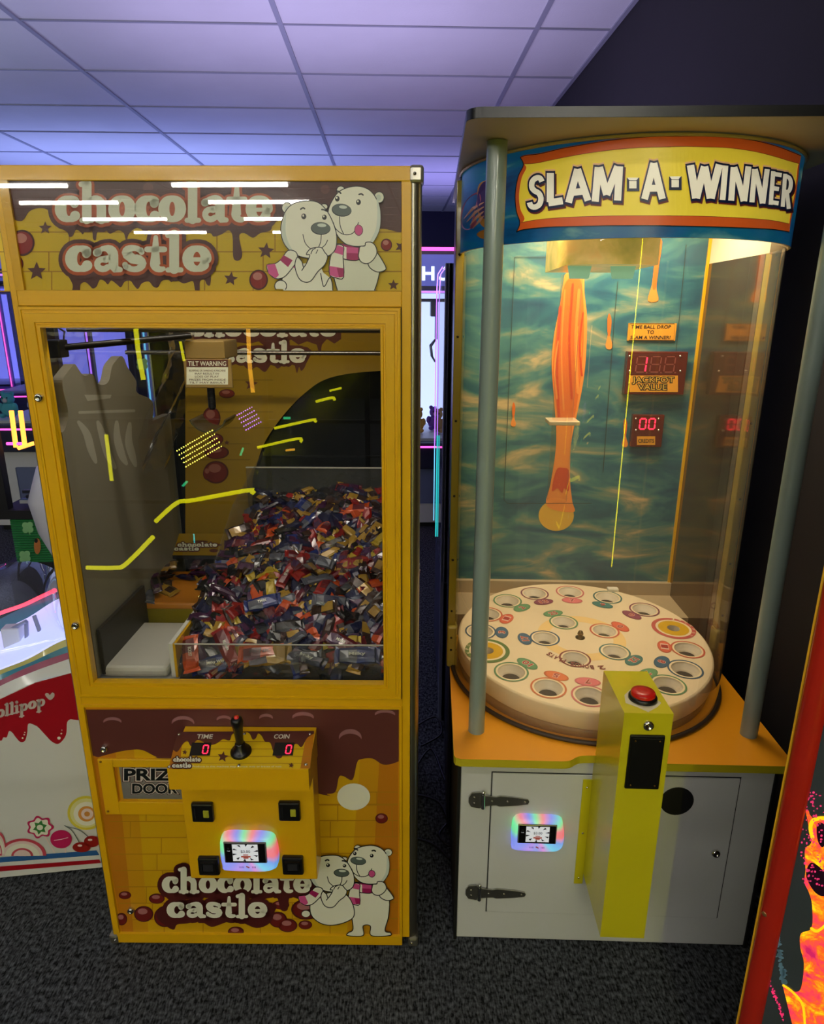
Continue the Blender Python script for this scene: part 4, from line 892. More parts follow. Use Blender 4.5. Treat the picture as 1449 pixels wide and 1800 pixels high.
# marquee ring
MR = .388
def ringpts(R, a0, a1, n): return [(CX+R*math.cos(a0+(a1-a0)*i/n), CY+R*math.sin(a0+(a1-a0)*i/n)) for i in range(n+1)]
ring = MB(); A0, A1 = PI, 2*PI
o_ = ringpts(MR, A0, A1, 72); i_ = ringpts(MR-.006, A0, A1, 72); n = 72; zb, ztp = 1.762, 1.945
vs = [(x, y, zb) for x, y in o_]+[(x, y, ztp) for x, y in o_]+[(x, y, zb) for x, y in i_]+[(x, y, ztp) for x, y in i_]; m_ = n+1
ring.add(vs, [(i, i+1, m_+i+1, m_+i) for i in range(n)], SKYB, True); ring.add(vs, [(2*m_+i, 2*m_+i+1, 3*m_+i+1, 3*m_+i) for i in range(n)]+[(i, i+1, 2*m_+i+1, 2*m_+i) for i in range(n)], CRM, True)
ring.tube([(x, y, ztp-.004) for x, y in ringpts(MR+.003, A0, A1, 72)], .0035, mat('cream_bead', (222, 200, 160), .5), 6)
rg = ring.build('sign_ring', sm)
def cyc(px, py, h): return S.cyl(px, py, CX, CY, MR+h)
SGY = mat('sign_yellow', (238, 212, 62), .35, emit=(238, 212, 62), es=.22); SGO = mat('sign_orange', (214, 92, 32), .35, emit=(214, 92, 32), es=.15)
SGN = mat('sign_navy', (22, 34, 78), .35); SGW = mat('sign_letter_cream', (244, 236, 214), .35, emit=(244, 236, 214), es=.25); SGS = mat('sign_shadow_pink', (214, 110, 96), .4); SGH = mat('sign_letter_rim', (250, 200, 150), .4, emit=(250, 200, 150), es=.1); SGM = mat('sign_brown_red', (120, 44, 44), .4)
a = Art(cyc, .0005)
K = 4.83
zz = lambda P: [(880+x/K, 230+y/K) for x, y in P]
z2 = lambda P: [(1150+x/K, 230+y/K) for x, y in P]
topo = smooth(zz([(168, 225), (215, 208), (330, 195), (520, 150), (700, 118), (900, 85), (1100, 62), (1300, 48), (1449, 45)])+z2([(100, 46), (250, 45), (420, 45), (600, 52), (760, 68), (900, 92), (1040, 130), (1150, 170), (1250, 212)]), False, 4)
topi = smooth(zz([(195, 282), (300, 275), (420, 250), (560, 222), (700, 196), (900, 168), (1100, 148), (1300, 138), (1449, 136)])+z2([(100, 136), (250, 133), (420, 136), (600, 142), (760, 160), (900, 185), (1040, 222), (1150, 256), (1236, 280)]), False, 4)
boto = smooth(zz([(135, 860), (200, 838), (400, 818), (600, 812), (900, 806), (1200, 804), (1449, 806)])+z2([(100, 806), (400, 812), (650, 820), (850, 828), (1000, 836), (1090, 848), (1150, 860)]), False, 4)
boti = smooth(zz([(175, 780), (260, 762), (400, 745), (600, 732), (900, 722), (1200, 720), (1449, 720)])+z2([(100, 720), (400, 724), (650, 734), (850, 746), (1000, 760), (1090, 776), (1152, 790)]), False, 4)
li = smooth([(0, 0)], False) if False else None
a.band(smooth(zz([(195, 282), (300, 275)]), False)[:1]+topi[1:], boti, SGY, 1, 90)
a.band([(p[0], p[1]-1) for p in topo], topi, SGO, 2, 90); a.band(boti, boto, SGO, 2, 90)
a.stroke(topo, 1.3, BLK, 3, cap=False); a.stroke(boto, 1.6, BLK, 3, cap=False); a.stroke(topi, .7, mat('sign_brown_red', (120, 44, 44)), 3, cap=False); a.stroke(boti, .7, SGM, 3, cap=False)
lo_, li_ = smooth(zz([(168, 225), (195, 290), (150, 390), (125, 540), (135, 680), (165, 780), (135, 860)]), False, 5), smooth(zz([(196, 284), (220, 315), (180, 400), (158, 540), (168, 660), (205, 745), (175, 780)]), False, 5)
a.band([(p[0]-1, p[1]) for p in li_], smooth(zz([(230, 300), (240, 400), (240, 540), (240, 660), (240, 760)]), False, 5), SGY, .6, 24); a.band(lo_, li_, SGO, 2.5, 24); a.stroke(lo_, 1.4, BLK, 3.5, cap=False)
lo_, li_ = smooth(z2([(1250, 212), (1236, 285), (1225, 400), (1205, 540), (1180, 680), (1160, 780), (1150, 860)]), False, 5), smooth(z2([(1236, 282), (1222, 300), (1212, 400), (1190, 560), (1165, 680), (1150, 790), (1152, 792)]), False, 5)
a.band(li_, lo_, SGO, 2.5, 24)
a.build('sign_banner', rg)
# block letters: strokes in a 1 x 1 cell, y up
BL = {'S': ([(.86, .80), (.72, .92), (.45, .94), (.22, .85), (.2, .68), (.4, .55), (.66, .46), (.8, .3), (.72, .12), (.45, .05), (.2, .1), (.1, .22)],), 'L': ([(.2, 1), (.2, .12)], [(.1, .1), (.9, .14)]),
      'A': ([(.12, 0), (.5, 1)], [(.5, 1), (.88, 0)], [(.3, .3), (.7, .3)]), 'M': ([(.12, 0), (.16, 1)], [(.2, 1), (.5, .18)], [(.5, .18), (.82, 1)], [(.88, 1), (.88, 0)]),
      'W': ([(.1, 1), (.24, 0)], [(.26, 0), (.5, .95)], [(.5, .95), (.7, 0)], [(.72, 0), (.92, 1)]), 'I': ([(.5, 0), (.5, 1)],), 'N': ([(.15, 0), (.15, 1)], [(.18, 1), (.82, 0)], [(.85, 0), (.85, 1)]),
      'E': ([(.18, 0), (.18, 1)], [(.1, .92), (.9, .92)], [(.2, .5), (.8, .5)], [(.1, .08), (.9, .08)]), 'R': ([(.18, 0), (.18, 1)], [(.18, .92), (.6, .92), (.82, .78), (.78, .58), (.55, .48), (.22, .48)], [(.5, .46), (.88, 0)])}
def block(art, ch, quad, t, layers):
    (x0, y0), (x1, y1), (x2, y2), (x3, y3) = quad      # top-left, top-right, bottom-right, bottom-left
    def mp_(u, v): v = 1-v; return ((x0*(1-u)+x1*u)*(1-v)+(x3*(1-u)+x2*u)*v, (y0*(1-u)+y1*u)*(1-v)+(y3*(1-u)+y2*u)*v)
    for L, (m, e, dx, dy) in enumerate(layers):
        for st_ in BL[ch]:
            P = [mp_(*p) for p in (smooth(st_, False, 3) if len(st_) > 4 else [(st_[0][0]+(st_[-1][0]-st_[0][0])*i/5, st_[0][1]+(st_[-1][1]-st_[0][1])*i/5) for i in range(6)])]
            d0 = Vector((P[0][0]-P[1][0], P[0][1]-P[1][1])).normalized()*e; d1 = Vector((P[-1][0]-P[-2][0], P[-1][1]-P[-2][1])).normalized()*e
            P = [(P[0][0]+d0.x, P[0][1]+d0.y)]+P+[(P[-1][0]+d1.x, P[-1][1]+d1.y)]
            art.stroke([(p[0]+dx, p[1]+dy) for p in P], t, m, L, cap=False, e=e)
LAY = [(SGM, 3.2, 1.5, 4.5), (SGH, 2.6, -.5, -4.0), (SGN, 2.4, 0, 2.2), (SGN, 2.4, 0, -1.2), (SGW, 0, 0, 0)]
a = Art(cyc, .0004, base=7)
Z_ = lambda x, y: (880+x/K, 230+y/K)
Y_ = lambda x, y: (1150+x/K, 230+y/K)
block(a, 'S', [Z_(245, 395), Z_(370, 372), Z_(372, 650), Z_(230, 670)], 9.5, LAY)
block(a, 'L', [Z_(395, 360), Z_(540, 350), Z_(545, 632), Z_(392, 640)], 12.5, LAY)
block(a, 'A', [Z_(545, 335), Z_(765, 315), Z_(770, 590), Z_(552, 612)], 12, LAY)
block(a, 'M', [Z_(790, 310), Z_(1042, 300), Z_(1025, 590), Z_(775, 602)], 12.5, LAY)
block(a, 'A', [Z_(1205, 275), Z_(1400, 272), Z_(1400, 578), Z_(1200, 580)], 12, LAY)
block(a, 'W', [Y_(280, 292), Y_(580, 285), Y_(560, 575), Y_(290, 572)], 13, LAY)
block(a, 'I', [Y_(565, 295), Y_(650, 295), Y_(620, 588), Y_(545, 585)], 10, LAY)
block(a, 'N', [Y_(650, 310), Y_(830, 300), Y_(790, 598), Y_(632, 592)], 10.5, LAY)
block(a, 'N', [Y_(832, 325), Y_(985, 325), Y_(945, 618), Y_(812, 605)], 9, LAY)
block(a, 'E', [Y_(995, 340), Y_(1098, 355), Y_(1065, 640), Y_(975, 625)], 7.5, LAY)
block(a, 'R', [Y_(1100, 360), Y_(1185, 385), Y_(1155, 665), Y_(1080, 640)], 7, LAY)
for f_, x, y in ((Z_, 1125, 455), (Y_, 180, 445)):
    cx, cy = f_(x, y); a.rect(cx-10.5, cy-12, cx+11.5, cy+12, SGN, 2); a.poly([(cx-10, cy-12), (cx+10, cy-12), (cx+6, cy-7), (cx-6, cy-7)], SGW, 3); a.rect(cx-6.5, cy-6, cx+6.5, cy+7, SGW, 4)
a.build('sign_lettering', rg)
# ball comet printed at the left of the sign ring
a = Art(cyc, .0005); PUR = mat('purple_print', (74, 44, 110), .35)
a.blob([(840, 330), (856, 316), (866, 312), (866, 402), (852, 400), (842, 385)], mat('amber_print', (214, 150, 60), .35), 1); a.ell(856, 352, 17, 34, PUR, 2); a.blob([(838, 412), (850, 404), (868, 402), (868, 414), (850, 420)], MATS['amber_print'], 1.5)
a.blob([(811, 372), (822, 350), (840, 338), (846, 352), (834, 372), (838, 392), (824, 404), (812, 398)], mat('rose_comet_print', (190, 96, 120), .35), 1)
for i in range(4): a.stroke([(816+i*5, 384+i*6), (832+i*4, 366+i*7), (850, 356+i*8)], [1, 5, 2], mat('peach_streak_print', (232, 170, 130), .35), 3+i*.1)
a.build('comet_print', rg)
# clear cylinder
CYLG = glass('clear_cylinder', (.97, .965, .94), 1.42, haze=.12, hazecol=(.58, .46, .32), gain=1.5)
cy = MB(); n = 80; P = ringpts(CRAD, PI, 2*PI, n); P = [(-.388, .44), (-.3895, .42)]+P+[(.3685, .42), (.367, .44)]
vs = [(x, y, .602) for x, y in P]+[(x, y, 1.766) for x, y in P]; m_ = len(P)
cy.add(vs, [(i, i+1, m_+i+1, m_+i) for i in range(m_-1)], CYLG, True); cyl = cy.build('clear_cylinder', sm)
cy = MB(); cy.tube([(x, y, .605) for x, y in ringpts(CRAD+.003, PI, 2*PI, 60)], .006, mat('brown_rubber', (60, 48, 38), .5), 8); cy.build('base_gasket', sm)
# box behind the cylinder
bw = MB(); bw.box(-.396, .390, .800, .812, .6, 1.945, mat('outer_board', (40, 34, 30), .6)); bkw = bw.build('back_board', sm)
MB().box(-.385, .372, .797, .7999, .69, 1.93, SKY).build('sky_panel', bkw)
MIR = glass('dark_mirror_side', (0, 0, 0), 1.5); 
mm = bpy.data.materials.new('dim_mirror'); mm.use_nodes = True; nt = mm.node_tree; bb = nt.nodes['Principled BSDF']; bb.inputs['Base Color'].default_value = C3(112, 92, 70); bb.inputs['Roughness'].default_value = .09; bb.inputs['Metallic'].default_value = .72; bb.inputs['Specular IOR Level'].default_value = .9
for s_, x in ((-1, -.388), (1, .374)):
    MB().box(x, x+s_*.006, .43, .80, .6, 1.765, mm).build('side_mirror', sm); MB().box(x, x+s_*.006, .40, .80, 1.765, 1.938, CRM).build('side_soffit', sm)
    MB().box(x+s_*.006, x+s_*.014, .40, .84, .0, 1.945, mat('dark_side_panel', (26, 24, 34), .35)).build('side_panel', sm)
    MB().box(x+s_*.001, x+s_*.022, .398, .43, .63, 1.93, mat('olive_yellow_trim', (158, 138, 22), .35, coat=.3), .002).build('edge_trim', sm)
    tr_ = MB().box(x-s_*.004, x+s_*.024, .385, .43, .602, .735, mat('khaki_bracket', (176, 156, 60), .35), .006).build('trim_bracket', sm)
    for z in (.66, .70, .78, .94, 1.13, 1.34, 1.56, 1.76): MB().lathe([(.0035, 0), (.0035, .001), (1e-5, .002)], mat('dark_screw', (60, 54, 40), .4, .8), (x+s_*.012, .398 if z > .74 else .385, z), 8, 'Y').build('screw', sm)
MB().box(.366, .3735, .789, .7969, .69, 1.935, YEL).build('corner_bead', sm)
MB().prism([(-.388, .80), (-.388, .40)]+[(CX+.378*math.cos(t), CY+.378*math.sin(t)) for t in [PI+PI*i/40 for i in range(41)]]+[(.374, .40), (.374, .80)], lambda u, v, d: (u, v, d), 1.938, 1.944, CRM).build('inner_ceiling', sm)
MB().box(-.388, .374, .60, .80, .60, .675, mat('beige_ledge', (178, 158, 124), .5)).box(-.388, .374, .778, .797, .675, .72, MATS['beige_ledge']).build('rear_ledge', sm)
# prints on the sky panel
wp = S.yconv(.797); a = Art(wp, .0006)
FL = mat('flame_orange_print', (214, 104, 36), .35); FL2 = mat('flame_red_print', (196, 62, 28), .35); FLY = mat('flame_yellow_print', (212, 168, 60), .35); FLA = mat('flame_amber_print', (226, 138, 60), .35)
a.ell(978, 906, 31, 27, FLY, 1)
a.blob([(962, 890), (968, 850), (976, 800), (978, 760), (974, 700), (970, 640), (974, 590), (984, 540), (990, 500), (996, 480), (1024, 480), (1028, 520), (1032, 560), (1030, 630), (1024, 680), (1014, 730), (1004, 780), (1002, 840), (1006, 880), (1008, 900)], FLA, 2)
a.blob([(972, 650), (978, 580), (988, 520), (998, 492), (1020, 492), (1026, 540), (1026, 600), (1020, 670), (1008, 735), (984, 735), (976, 700)], FL, 3)
for i, (x, y0, y1, w_) in enumerate(((982, 540, 740, 5), (990, 510, 720, 3), (1004, 500, 700, 4), (1015, 510, 690, 5), (1022, 550, 660, 3), (978, 600, 700, 3))): a.stroke(smooth([(x+3, y0), (x-3, (y0+y1)/2), (x+1, y1)], False, 5), w_, FL2 if i % 2 == 0 else FLA, 4+i*.2)
a.blob([(970, 862), (978, 826), (990, 822), (1000, 828), (1000, 862), (992, 858), (988, 866), (980, 858)], FL2, 4)
for cx, cy_, h, w_ in ((1071, 582, 62, 8), (903, 728, 42, 6), (1099, 760, 50, 7)):
    a.blob([(cx-w_*.4, cy_-h*.3), (cx, cy_-h*.5), (cx+w_*.5, cy_-h*.3), (cx+w_*.2, cy_+h*.1), (cx+w_*.7, cy_+h*.42), (cx, cy_+h*.52), (cx-w_*.8, cy_+h*.42), (cx-w_*.3, cy_+h*.1)], FLA, 2); a.blob([(cx-w_*.4, cy_-h*.3), (cx, cy_-h*.5), (cx+w_*.5, cy_-h*.3), (cx+w_*.2, cy_+h*.1), (cx-w_*.3, cy_+h*.1)], FL, 3)
a.blob([(1156, 425), (1164, 425), (1158, 470), (1154, 505), (1157, 528), (1139, 528), (1146, 500), (1150, 465)], FLA, 2); a.blob([(1156, 425), (1164, 425), (1158, 470), (1153, 505), (1147, 505), (1150, 465)], FL, 3)
# access door outline and screws, all printed or scribed lines
DK = mat('scribed_line', (40, 52, 50), .5)
a.stroke([(905, 452), (990, 452)], 1, DK, 5, cap=False); a.stroke([(905, 452), (896, 650), (886, 878), (892, 884), (1040, 884)], 1, DK, 5, cap=False); a.stroke([(1086, 495), (1080, 560), (1060, 830)], 1, DK, 5, cap=False); a.stroke([(1206, 430), (1188, 620)], 1, DK, 5, cap=False)
a.build('comet_print', bkw)
sg2 = MB(); s0, s1 = S.y(1106, 568, .79), S.y(1187, 599, .79); AMB = mat('amber_label', (214, 148, 40), .4)
sg2.box(s0.x, s1.x, .790, .797, s1.z, s0.z, AMB); lab_ = sg2.build('instruction_label', bkw)
a = Art(S.yconv(.790), .0004); a.stroke([(1107, 569), (1186, 569), (1185, 598), (1106, 598)], 1, BLK, 0, closed=True)
for i, (tx, x0, x1) in enumerate((('TIME BALL DROP', 1110, 1180), ('TO', 1138, 1150), ('SLAM A WINNER!', 1108, 1179))): a.text(tx, x0, x1, 577.5+9.2*i, 6, BLK, 1, shear=.15, bold=.015)
a.build('lettering', lab_)
RBX = mat('red_acrylic_box', (84, 20, 16), .2, spec=.7)
s0, s1 = S.y(1105, 618, .765), S.y(1202, 694, .765); jb_ = MB().box(s0.x, s1.x, .765, .797, s1.z, s0.z, RBX, .002).build('jackpot_display', bkw)
a = Art(S.yconv(.765), .0004)
a.stroke([(1111, 624), (1192, 624), (1190, 656), (1109, 656)], .8, LEDOFF, 0, closed=True)
for i, x in enumerate((1117, 1142, 1167)):
    seg7(a, '8', x, 627, 17, 27, mat('unlit_segment', (128, 60, 54), .4), 1, 2.0, .16); a.ell(x+20, 655, 1.3, 1.3, MATS['unlit_segment'], 1)
seg7(a, '1', 1117, 627, 17, 27, LEDR, 2, 2.4, .16)
a.rect(1107, 660, 1192, 689, AMB, 1); a.text('JACKPOT', 1112, 1185, 672, 9.5, BLK, 2, off=.09, bold=.02); a.text('JACKPOT', 1112, 1185, 672, 9.5, FLY, 3); a.text('VALUE', 1122, 1172, 685, 9.5, BLK, 2, off=.09, bold=.02); a.text('VALUE', 1122, 1172, 685, 9.5, FLY, 3)
a.build('display_face', jb_)
s0, s1 = S.y(1114, 729, .775), S.y(1163, 786, .775); cb_ = MB().box(s0.x, s1.x, .775, .797, s1.z, s0.z, RBX, .002).build('credit_display', bkw)
a = Art(S.yconv(.775), .0004); [seg7(a, '0', x, 736, 10.5, 18, LEDR, 1, 2.2, .12) for x in (1124, 1140)]
a.rect(1120, 767, 1152, 782, AMB, 1); a.text('CREDITS', 1122, 1150, 778, 6.5, BLK, 2, bold=.02); a.build('display_face', cb_)
for px, py, Y in ((1107, 626, .765), (1107, 652, .765), (1196, 626, .765), (1196, 652, .765), (1118, 736, .775), (1118, 756, .775), (1158, 736, .775), (1158, 756, .775)):
    MB().lathe([(.0035, 0), (.0035, .002), (.002, .0035), (1e-5, .004)], CHROME, S.y(px, py, Y), 10, 'Y').build('screw', jb_ if Y < .77 else cb_)
# drop mechanism: cowl, two pale tabs, clear guide tube with bracket
g0, g1 = S.y(998, 440, .2), S.y(1160, 440, .2); gz = S.y(1070, 464, .17).z
cw = MB(); pr = [(g0.x, .5)]+[(g0.x+(g1.x-g0.x)*i/14, .20-.03*math.sin(PI*i/14)) for i in range(15)]+[(g1.x, .5)]
COWL = sky_mat('lit_cowl_print', 6, 9, .2, .35, [(.35, (150, 150, 60)), (.5, (196, 176, 80)), (.62, (226, 196, 110)), (.75, (236, 176, 84))])
cw.prism(pr, lambda u, v, d: (u, v, d), gz, 1.936, COWL, True); cowl = cw.build('drop_cowl', sm)
MINT = mat('mint_lit_tab', (150, 220, 190), .3, emit=(160, 230, 200), es=.25)
for xa_, xb_ in ((998, 1041), (1073, 1119)):
    t0, t1 = S.y(xa_, 466, .24), S.y(xb_, 466, .24); zb_ = S.y(xa_, 490, .24).z
    MB().prism([(t0.x, gz+.004), (t1.x, gz+.004), (t1.x-.006, zb_), (t0.x+.006, zb_)], lambda u, v, d: (u, d, v), .238, .242, MINT).build('mint_tab', cowl)
gt = S.y(1005, 500, .60); gb = S.y(985, 880, .60)
MB().lathe([(.030, gb.z), (.030, gz)], glass('guide_tube_clear', (.96, .93, .88), 1.3, haze=.04, hazecol=(.7, .5, .3), gain=.6), (gt.x, .60, 0), 24, caps=False).build('guide_tube', cowl)
bz_ = S.y(990, 741, .60).z; MB().box(gt.x-.045, gt.x+.045, .56, .64, bz_-.006, bz_+.006, mat('clear_bracket', (190, 176, 140), .2), .002).build('tube_bracket', cowl)
# ------------- the wheel, leaning a little towards the player
TL = .054; WZ = .700; W0 = Vector((CX-.004, CY, WZ)); WN = Vector((0, -math.sin(TL), math.cos(TL)))
WM = Matrix.Rotation(TL, 3, 'X'); WRAD = .364
wp_ = lambda px, py: S.pl(px, py, W0, WN)
WINV = WM.transposed()
def w2(px, py): v = WINV @ (wp_(px, py)-W0); return (v.x, v.y)
W3 = lambda x, y, z=0: W0+WM @ Vector((x, y, z))
outer = [(1004, 1045, 'pink', '7'), (946, 1046, 'purple', '13'), (898, 1056, 'green', '2'), (866, 1079, 'red', '1'), (847, 1107, 'blue', '3'), (863, 1140, 'gold', ''), (897, 1179, 'green', '10'), (962, 1210, 'orange', '5'), (1038, 1228, 'pink', '7'),
         (1115, 1225, 'teal', '4'), (1184, 1206, 'green', '2'), (1206, 1174, 'blue', '8'), (1201, 1138, 'red', '1'), (1170, 1103, 'gold', ''), (1121, 1074, 'purple', '0'), (1063, 1055, 'teal', '9')]
inner = [(991, 1091, 'green', '25'), (1063, 1106, 'red', '0'), (1081, 1143, 'teal', '12'), (1011, 1155, 'maroon', ''), (958, 1119, 'blue', '17')]
RC = {'pink': (206, 112, 112), 'purple': (128, 66, 84), 'green': (96, 140, 98), 'red': (200, 96, 70), 'blue': (62, 92, 116), 'gold': (180, 84, 66), 'orange': (206, 112, 66), 'teal': (66, 112, 108), 'maroon': (134, 66, 62)}
cream = mat('wheel_cream', (236, 216, 178), .45, vary=.05, vscale=5)
holes = [(w2(p[0], p[1]+3), p[2], p[3]) for p in outer]; ang0 = [math.atan2(h[0][1], h[0][0]) for h in holes]
holes = [((.297*math.cos(t), .297*math.sin(t)), h[1], h[2], .043) for t, h in zip(ang0, holes)]
for p in inner: v = w2(p[0], p[1]+3); holes.append((v, p[2], p[3], .040))
N = 28; pts2 = []; edges = []; faces_ = []
def loop(cx, cy, r, n_):
    b = len(pts2); pts2.extend([Vector((cx+r*math.cos(2*PI*i/n_), cy+r*math.sin(2*PI*i/n_))) for i in range(n_)]); edges.extend([(b+i, b+(i+1) % n_) for i in range(n_)])
loop(0, 0, WRAD-.006, 96)
for (hx, hy), c_, t_, r_ in holes: loop(hx, hy, r_-.006 if c_ != 'gold' else .018, N)
vo, eo, fo, *_ = delaunay_2d_cdt(pts2, edges, [], 0, 1e-6)
wm_ = MB(); keep = []
for f in fo:
    cx_ = sum(vo[i].x for i in f)/len(f); cy_ = sum(vo[i].y for i in f)/len(f)
    if cx_*cx_+cy_*cy_ > (WRAD-.006)**2: continue
    if any((cx_-h[0][0])**2+(cy_-h[0][1])**2 < ((h[3]-.0065) if h[1] != 'gold' else .0178)**2 for h in holes): continue
    keep.append(list(f))
wm_.add([W3(v.x, v.y) for v in vo], keep, cream)
rim = [(WRAD-.006, 0), (WRAD-.002, -.002), (WRAD, -.006), (WRAD+.002, -.05), (WRAD-.004, -.056)]
n = 96; vs = []
for r_, h_ in rim: vs += [W3(r_*math.cos(2*PI*k/n), r_*math.sin(2*PI*k/n), h_) for k in range(n)]
wm_.add(vs, [(i*n+k, i*n+(k+1) % n, (i+1)*n+(k+1) % n, (i+1)*n+k) for i in range(len(rim)-1) for k in range(n)], cream, True)
wheel = wm_.build('prize_wheel', sm)
MB().lathe([(WRAD-.03, -.085), (WRAD-.004, -.085), (WRAD-.004, -.056), (1e-5, -.056)], mat('wheel_base_brown', (150, 112, 72), .5), W0, 64, M=WM).build('wheel_base', wheel)
cupm = mat('white_cup', (226, 214, 190), .4); dkh = mat('dark_hole', (54, 44, 36), .7)
wa = Art(lambda u, v, h: W3(u, v, h), .00035); wt = Art(lambda u, v, h: W3(u, v, h), .00035, base=3)
def wring(cx, cy, r0, r1, m, L): 
    wa.stroke([(cx+(r0+r1)/2*math.cos(2*PI*i/32), cy+(r0+r1)/2*math.sin(2*PI*i/32)) for i in range(32)], r1-r0, m, L, closed=True)
PB = mat('peach_band', (240, 204, 136), .5)
for i in range(120):
    for j in range(5):
        t0, t1 = 2*PI*i/120, 2*PI*(i+1)/120; q0 = .092+.0072*j; q1 = q0+.0072; tm_, qm = (t0+t1)/2, (q0+q1)/2
        if all((qm*math.cos(tm_)-h[0][0])**2+(qm*math.sin(tm_)-h[0][1])**2 > (h[3]-.001)**2 for h in holes): wa.poly([(q0*math.cos(t0), q0*math.sin(t0)), (q1*math.cos(t0), q1*math.sin(t0)), (q1*math.cos(t1), q1*math.sin(t1)), (q0*math.cos(t1), q0*math.sin(t1))], PB, 0)
cupname = 0
for (hx, hy), c_, t_, r_ in holes:
    if c_ == 'gold':
        M1 = mat('gold_centre', (214, 168, 30), .4)
        wring(hx, hy, .0185, .045, M1, 2); wring(hx, hy, .0445, .052, mat('ring_cream', (240, 220, 180), .4), 2); wring(hx, hy, .052, .064, mat('ring_jackpot_red', (196, 92, 84), .45) if hx > 0 else mat('ring_jackpot_green', (96, 124, 70), .45), 2)
        q = [(.018, 0), (.016, -.03), (1e-5, -.031)]
        MB().lathe(q[:2], cupm, W3(hx, hy), 20, M=WM, caps=False).add([W3(hx+.016*math.cos(2*PI*i/16), hy+.016*math.sin(2*PI*i/16), -.03) for i in range(16)], [list(range(16))], dkh).build('cup', wheel)
        TX = 'JACKPOT'
        for i, ch in enumerate(TX):
            an = math.atan2(hy, hx)+(-(i-3)*.36); px_, py_ = hx+.058*math.cos(an), hy+.058*math.sin(an)
            cr_, sr_ = math.cos(an-PI/2), math.sin(an-PI/2); t2 = Art(lambda u, v, h, a=px_, b=py_, c=cr_, s=sr_: W3(a+u*c+v*s if False else a+u*c-(-v)*s, b+u*s+(-v)*c, h), .00035, base=8)
            t2.text(ch, -.004, .004, .004, .008, cream, 0, bold=.02); wt.mb.add(t2.mb.v, t2.mb.f, cream)
        continue
    MB().lathe([(r_-.006, .0005), (r_-.0075, -.005), (r_-.0115, -.008), (r_-.0125, -.013), (r_-.0165, -.0155), (r_-.019, -.023)], cupm, W3(hx, hy), 28, M=WM, caps=False).add([W3(hx+(r_-.0188)*math.cos(2*PI*i/16), hy+(r_-.0188)*math.sin(2*PI*i/16), -.0215) for i in range(16)], [list(range(16))], dkh).build('cup', wheel)
    wring(hx, hy, r_-.0062, r_-.001, mat('ring_cream', (240, 220, 180), .4), 1); wring(hx, hy, r_-.001, r_+.004, mat('ring_'+c_, RC[c_], .45), 2)
    d = math.hypot(hx, hy); ux, uy = hx/d, hy/d; inn = -1 if d > .2 else 1
    if t_ or c_ != 'maroon':
        ox, oy = hx+inn*ux*(r_+.020), hy+inn*uy*(r_+.020); an = math.atan2(uy, ux)
        E_ = lambda k: [(ox+.020*k*math.cos(q)*ux-.034*k*math.sin(q)*uy, oy+.020*k*math.cos(q)*uy+.034*k*math.sin(q)*ux) for q in [2*PI*i/24 for i in range(24)]]
        wa.poly(E_(1), MATS['ring_'+c_], 1.5); wa.poly(E_(.86), mat('oval_'+c_, tuple(min(255, int(v*1.12)) for v in RC[c_]), .45), 2.5)
        cr_, sr_ = math.cos(an-PI/2), math.sin(an-PI/2)
        for m2, of, LL in ((mat('digit_rim', (236, 196, 176), .4), .07, 0), (mat('digit_red', (170, 60, 54), .4), .02, 1)):
            if not t_: continue
            w_ = .013*len(t_)/1; t2 = Art(lambda u, v, h, a=ox, b=oy, c=cr_, s=sr_: W3(a+u*c+v*s, b+u*s-v*c, h), .00035, base=5)
            t2.text(t_, -w_/2, w_/2, .009, .018, m2, LL, off=of); wt.mb.add(t2.mb.v, t2.mb.f, m2)
v0, v1 = w2(1058, 1174), w2(966, 1150); an0, an1 = math.atan2(v0[1], v0[0]), math.atan2(v1[1], v1[0]); rb0, rb1 = math.hypot(*v0), math.hypot(*v1)
for i, ch in enumerate('2 BONUS PLAYS'):
    an = an0+(an1-an0)*i/12; rr_ = rb0+(rb1-rb0)*i/12; px_, py_ = rr_*math.cos(an), rr_*math.sin(an); cr_, sr_ = math.cos(an-PI/2), math.sin(an-PI/2)
    t2 = Art(lambda u, v, h, a=px_, b=py_, c=cr_, s=sr_: W3(a+u*c+v*s, b+u*s-v*c, h), .00035, base=5)
    if ch != ' ': t2.text(ch, -.0052 if ch != '2' else -.009, .0052 if ch != '2' else .009, .008, .018, MATS['ring_maroon'], 0, bold=.03); wt.mb.add(t2.mb.v, t2.mb.f, MATS['ring_maroon'])
wa.build('wheel_print', wheel); wt.build('wheel_lettering', wheel)
MB().lathe([(.014, 0), (.014, .002), (.007, .003), (.007, .012), (.009, .013), (.006, .022), (1e-5, .024)], mat('aged_bolt', (120, 96, 60), .35, .9), W3(*w2(1020, 1121)), 16, M=WM).build('centre_bolt', wheel)
MB().box(W3(.17, .31).x-.018, W3(.17, .31).x+.018, W3(.17, .31).y-.01, W3(.17, .31).y+.012, .712, .728, mat('white_block', (220, 214, 196), .5), .003).build('sensor_block', sm)
# warm lamp under the inner ceiling, and a lamp strip behind the sign ring
def lamp(name, size, sy, loc, col, e, rot=(0, 0, 0), par=None, shape='RECTANGLE'):
    d = bpy.data.lights.new(name, 'AREA'); d.shape = shape; d.size = size; d.size_y = sy; d.color = col; d.energy = e
    o = bpy.data.objects.new(name, d); COL.objects.link(o); o.location = loc; o.rotation_euler = rot; o.parent = par; return o
lamp('warm_lamp', .5, .3, (.02, .55, 1.93), (1, .84, .6), 11, par=sm)
lamp('warm_lamp', .3, .06, (-.22, .30, 1.93), (1, .82, .55), 2.5, par=sm)
lamp('added_inner_fill', .6, .03, (0, .16, 1.84), (1, .92, .8), 2.4, par=lm)  # added area light without a fixture, brightens the sweet machine's inside
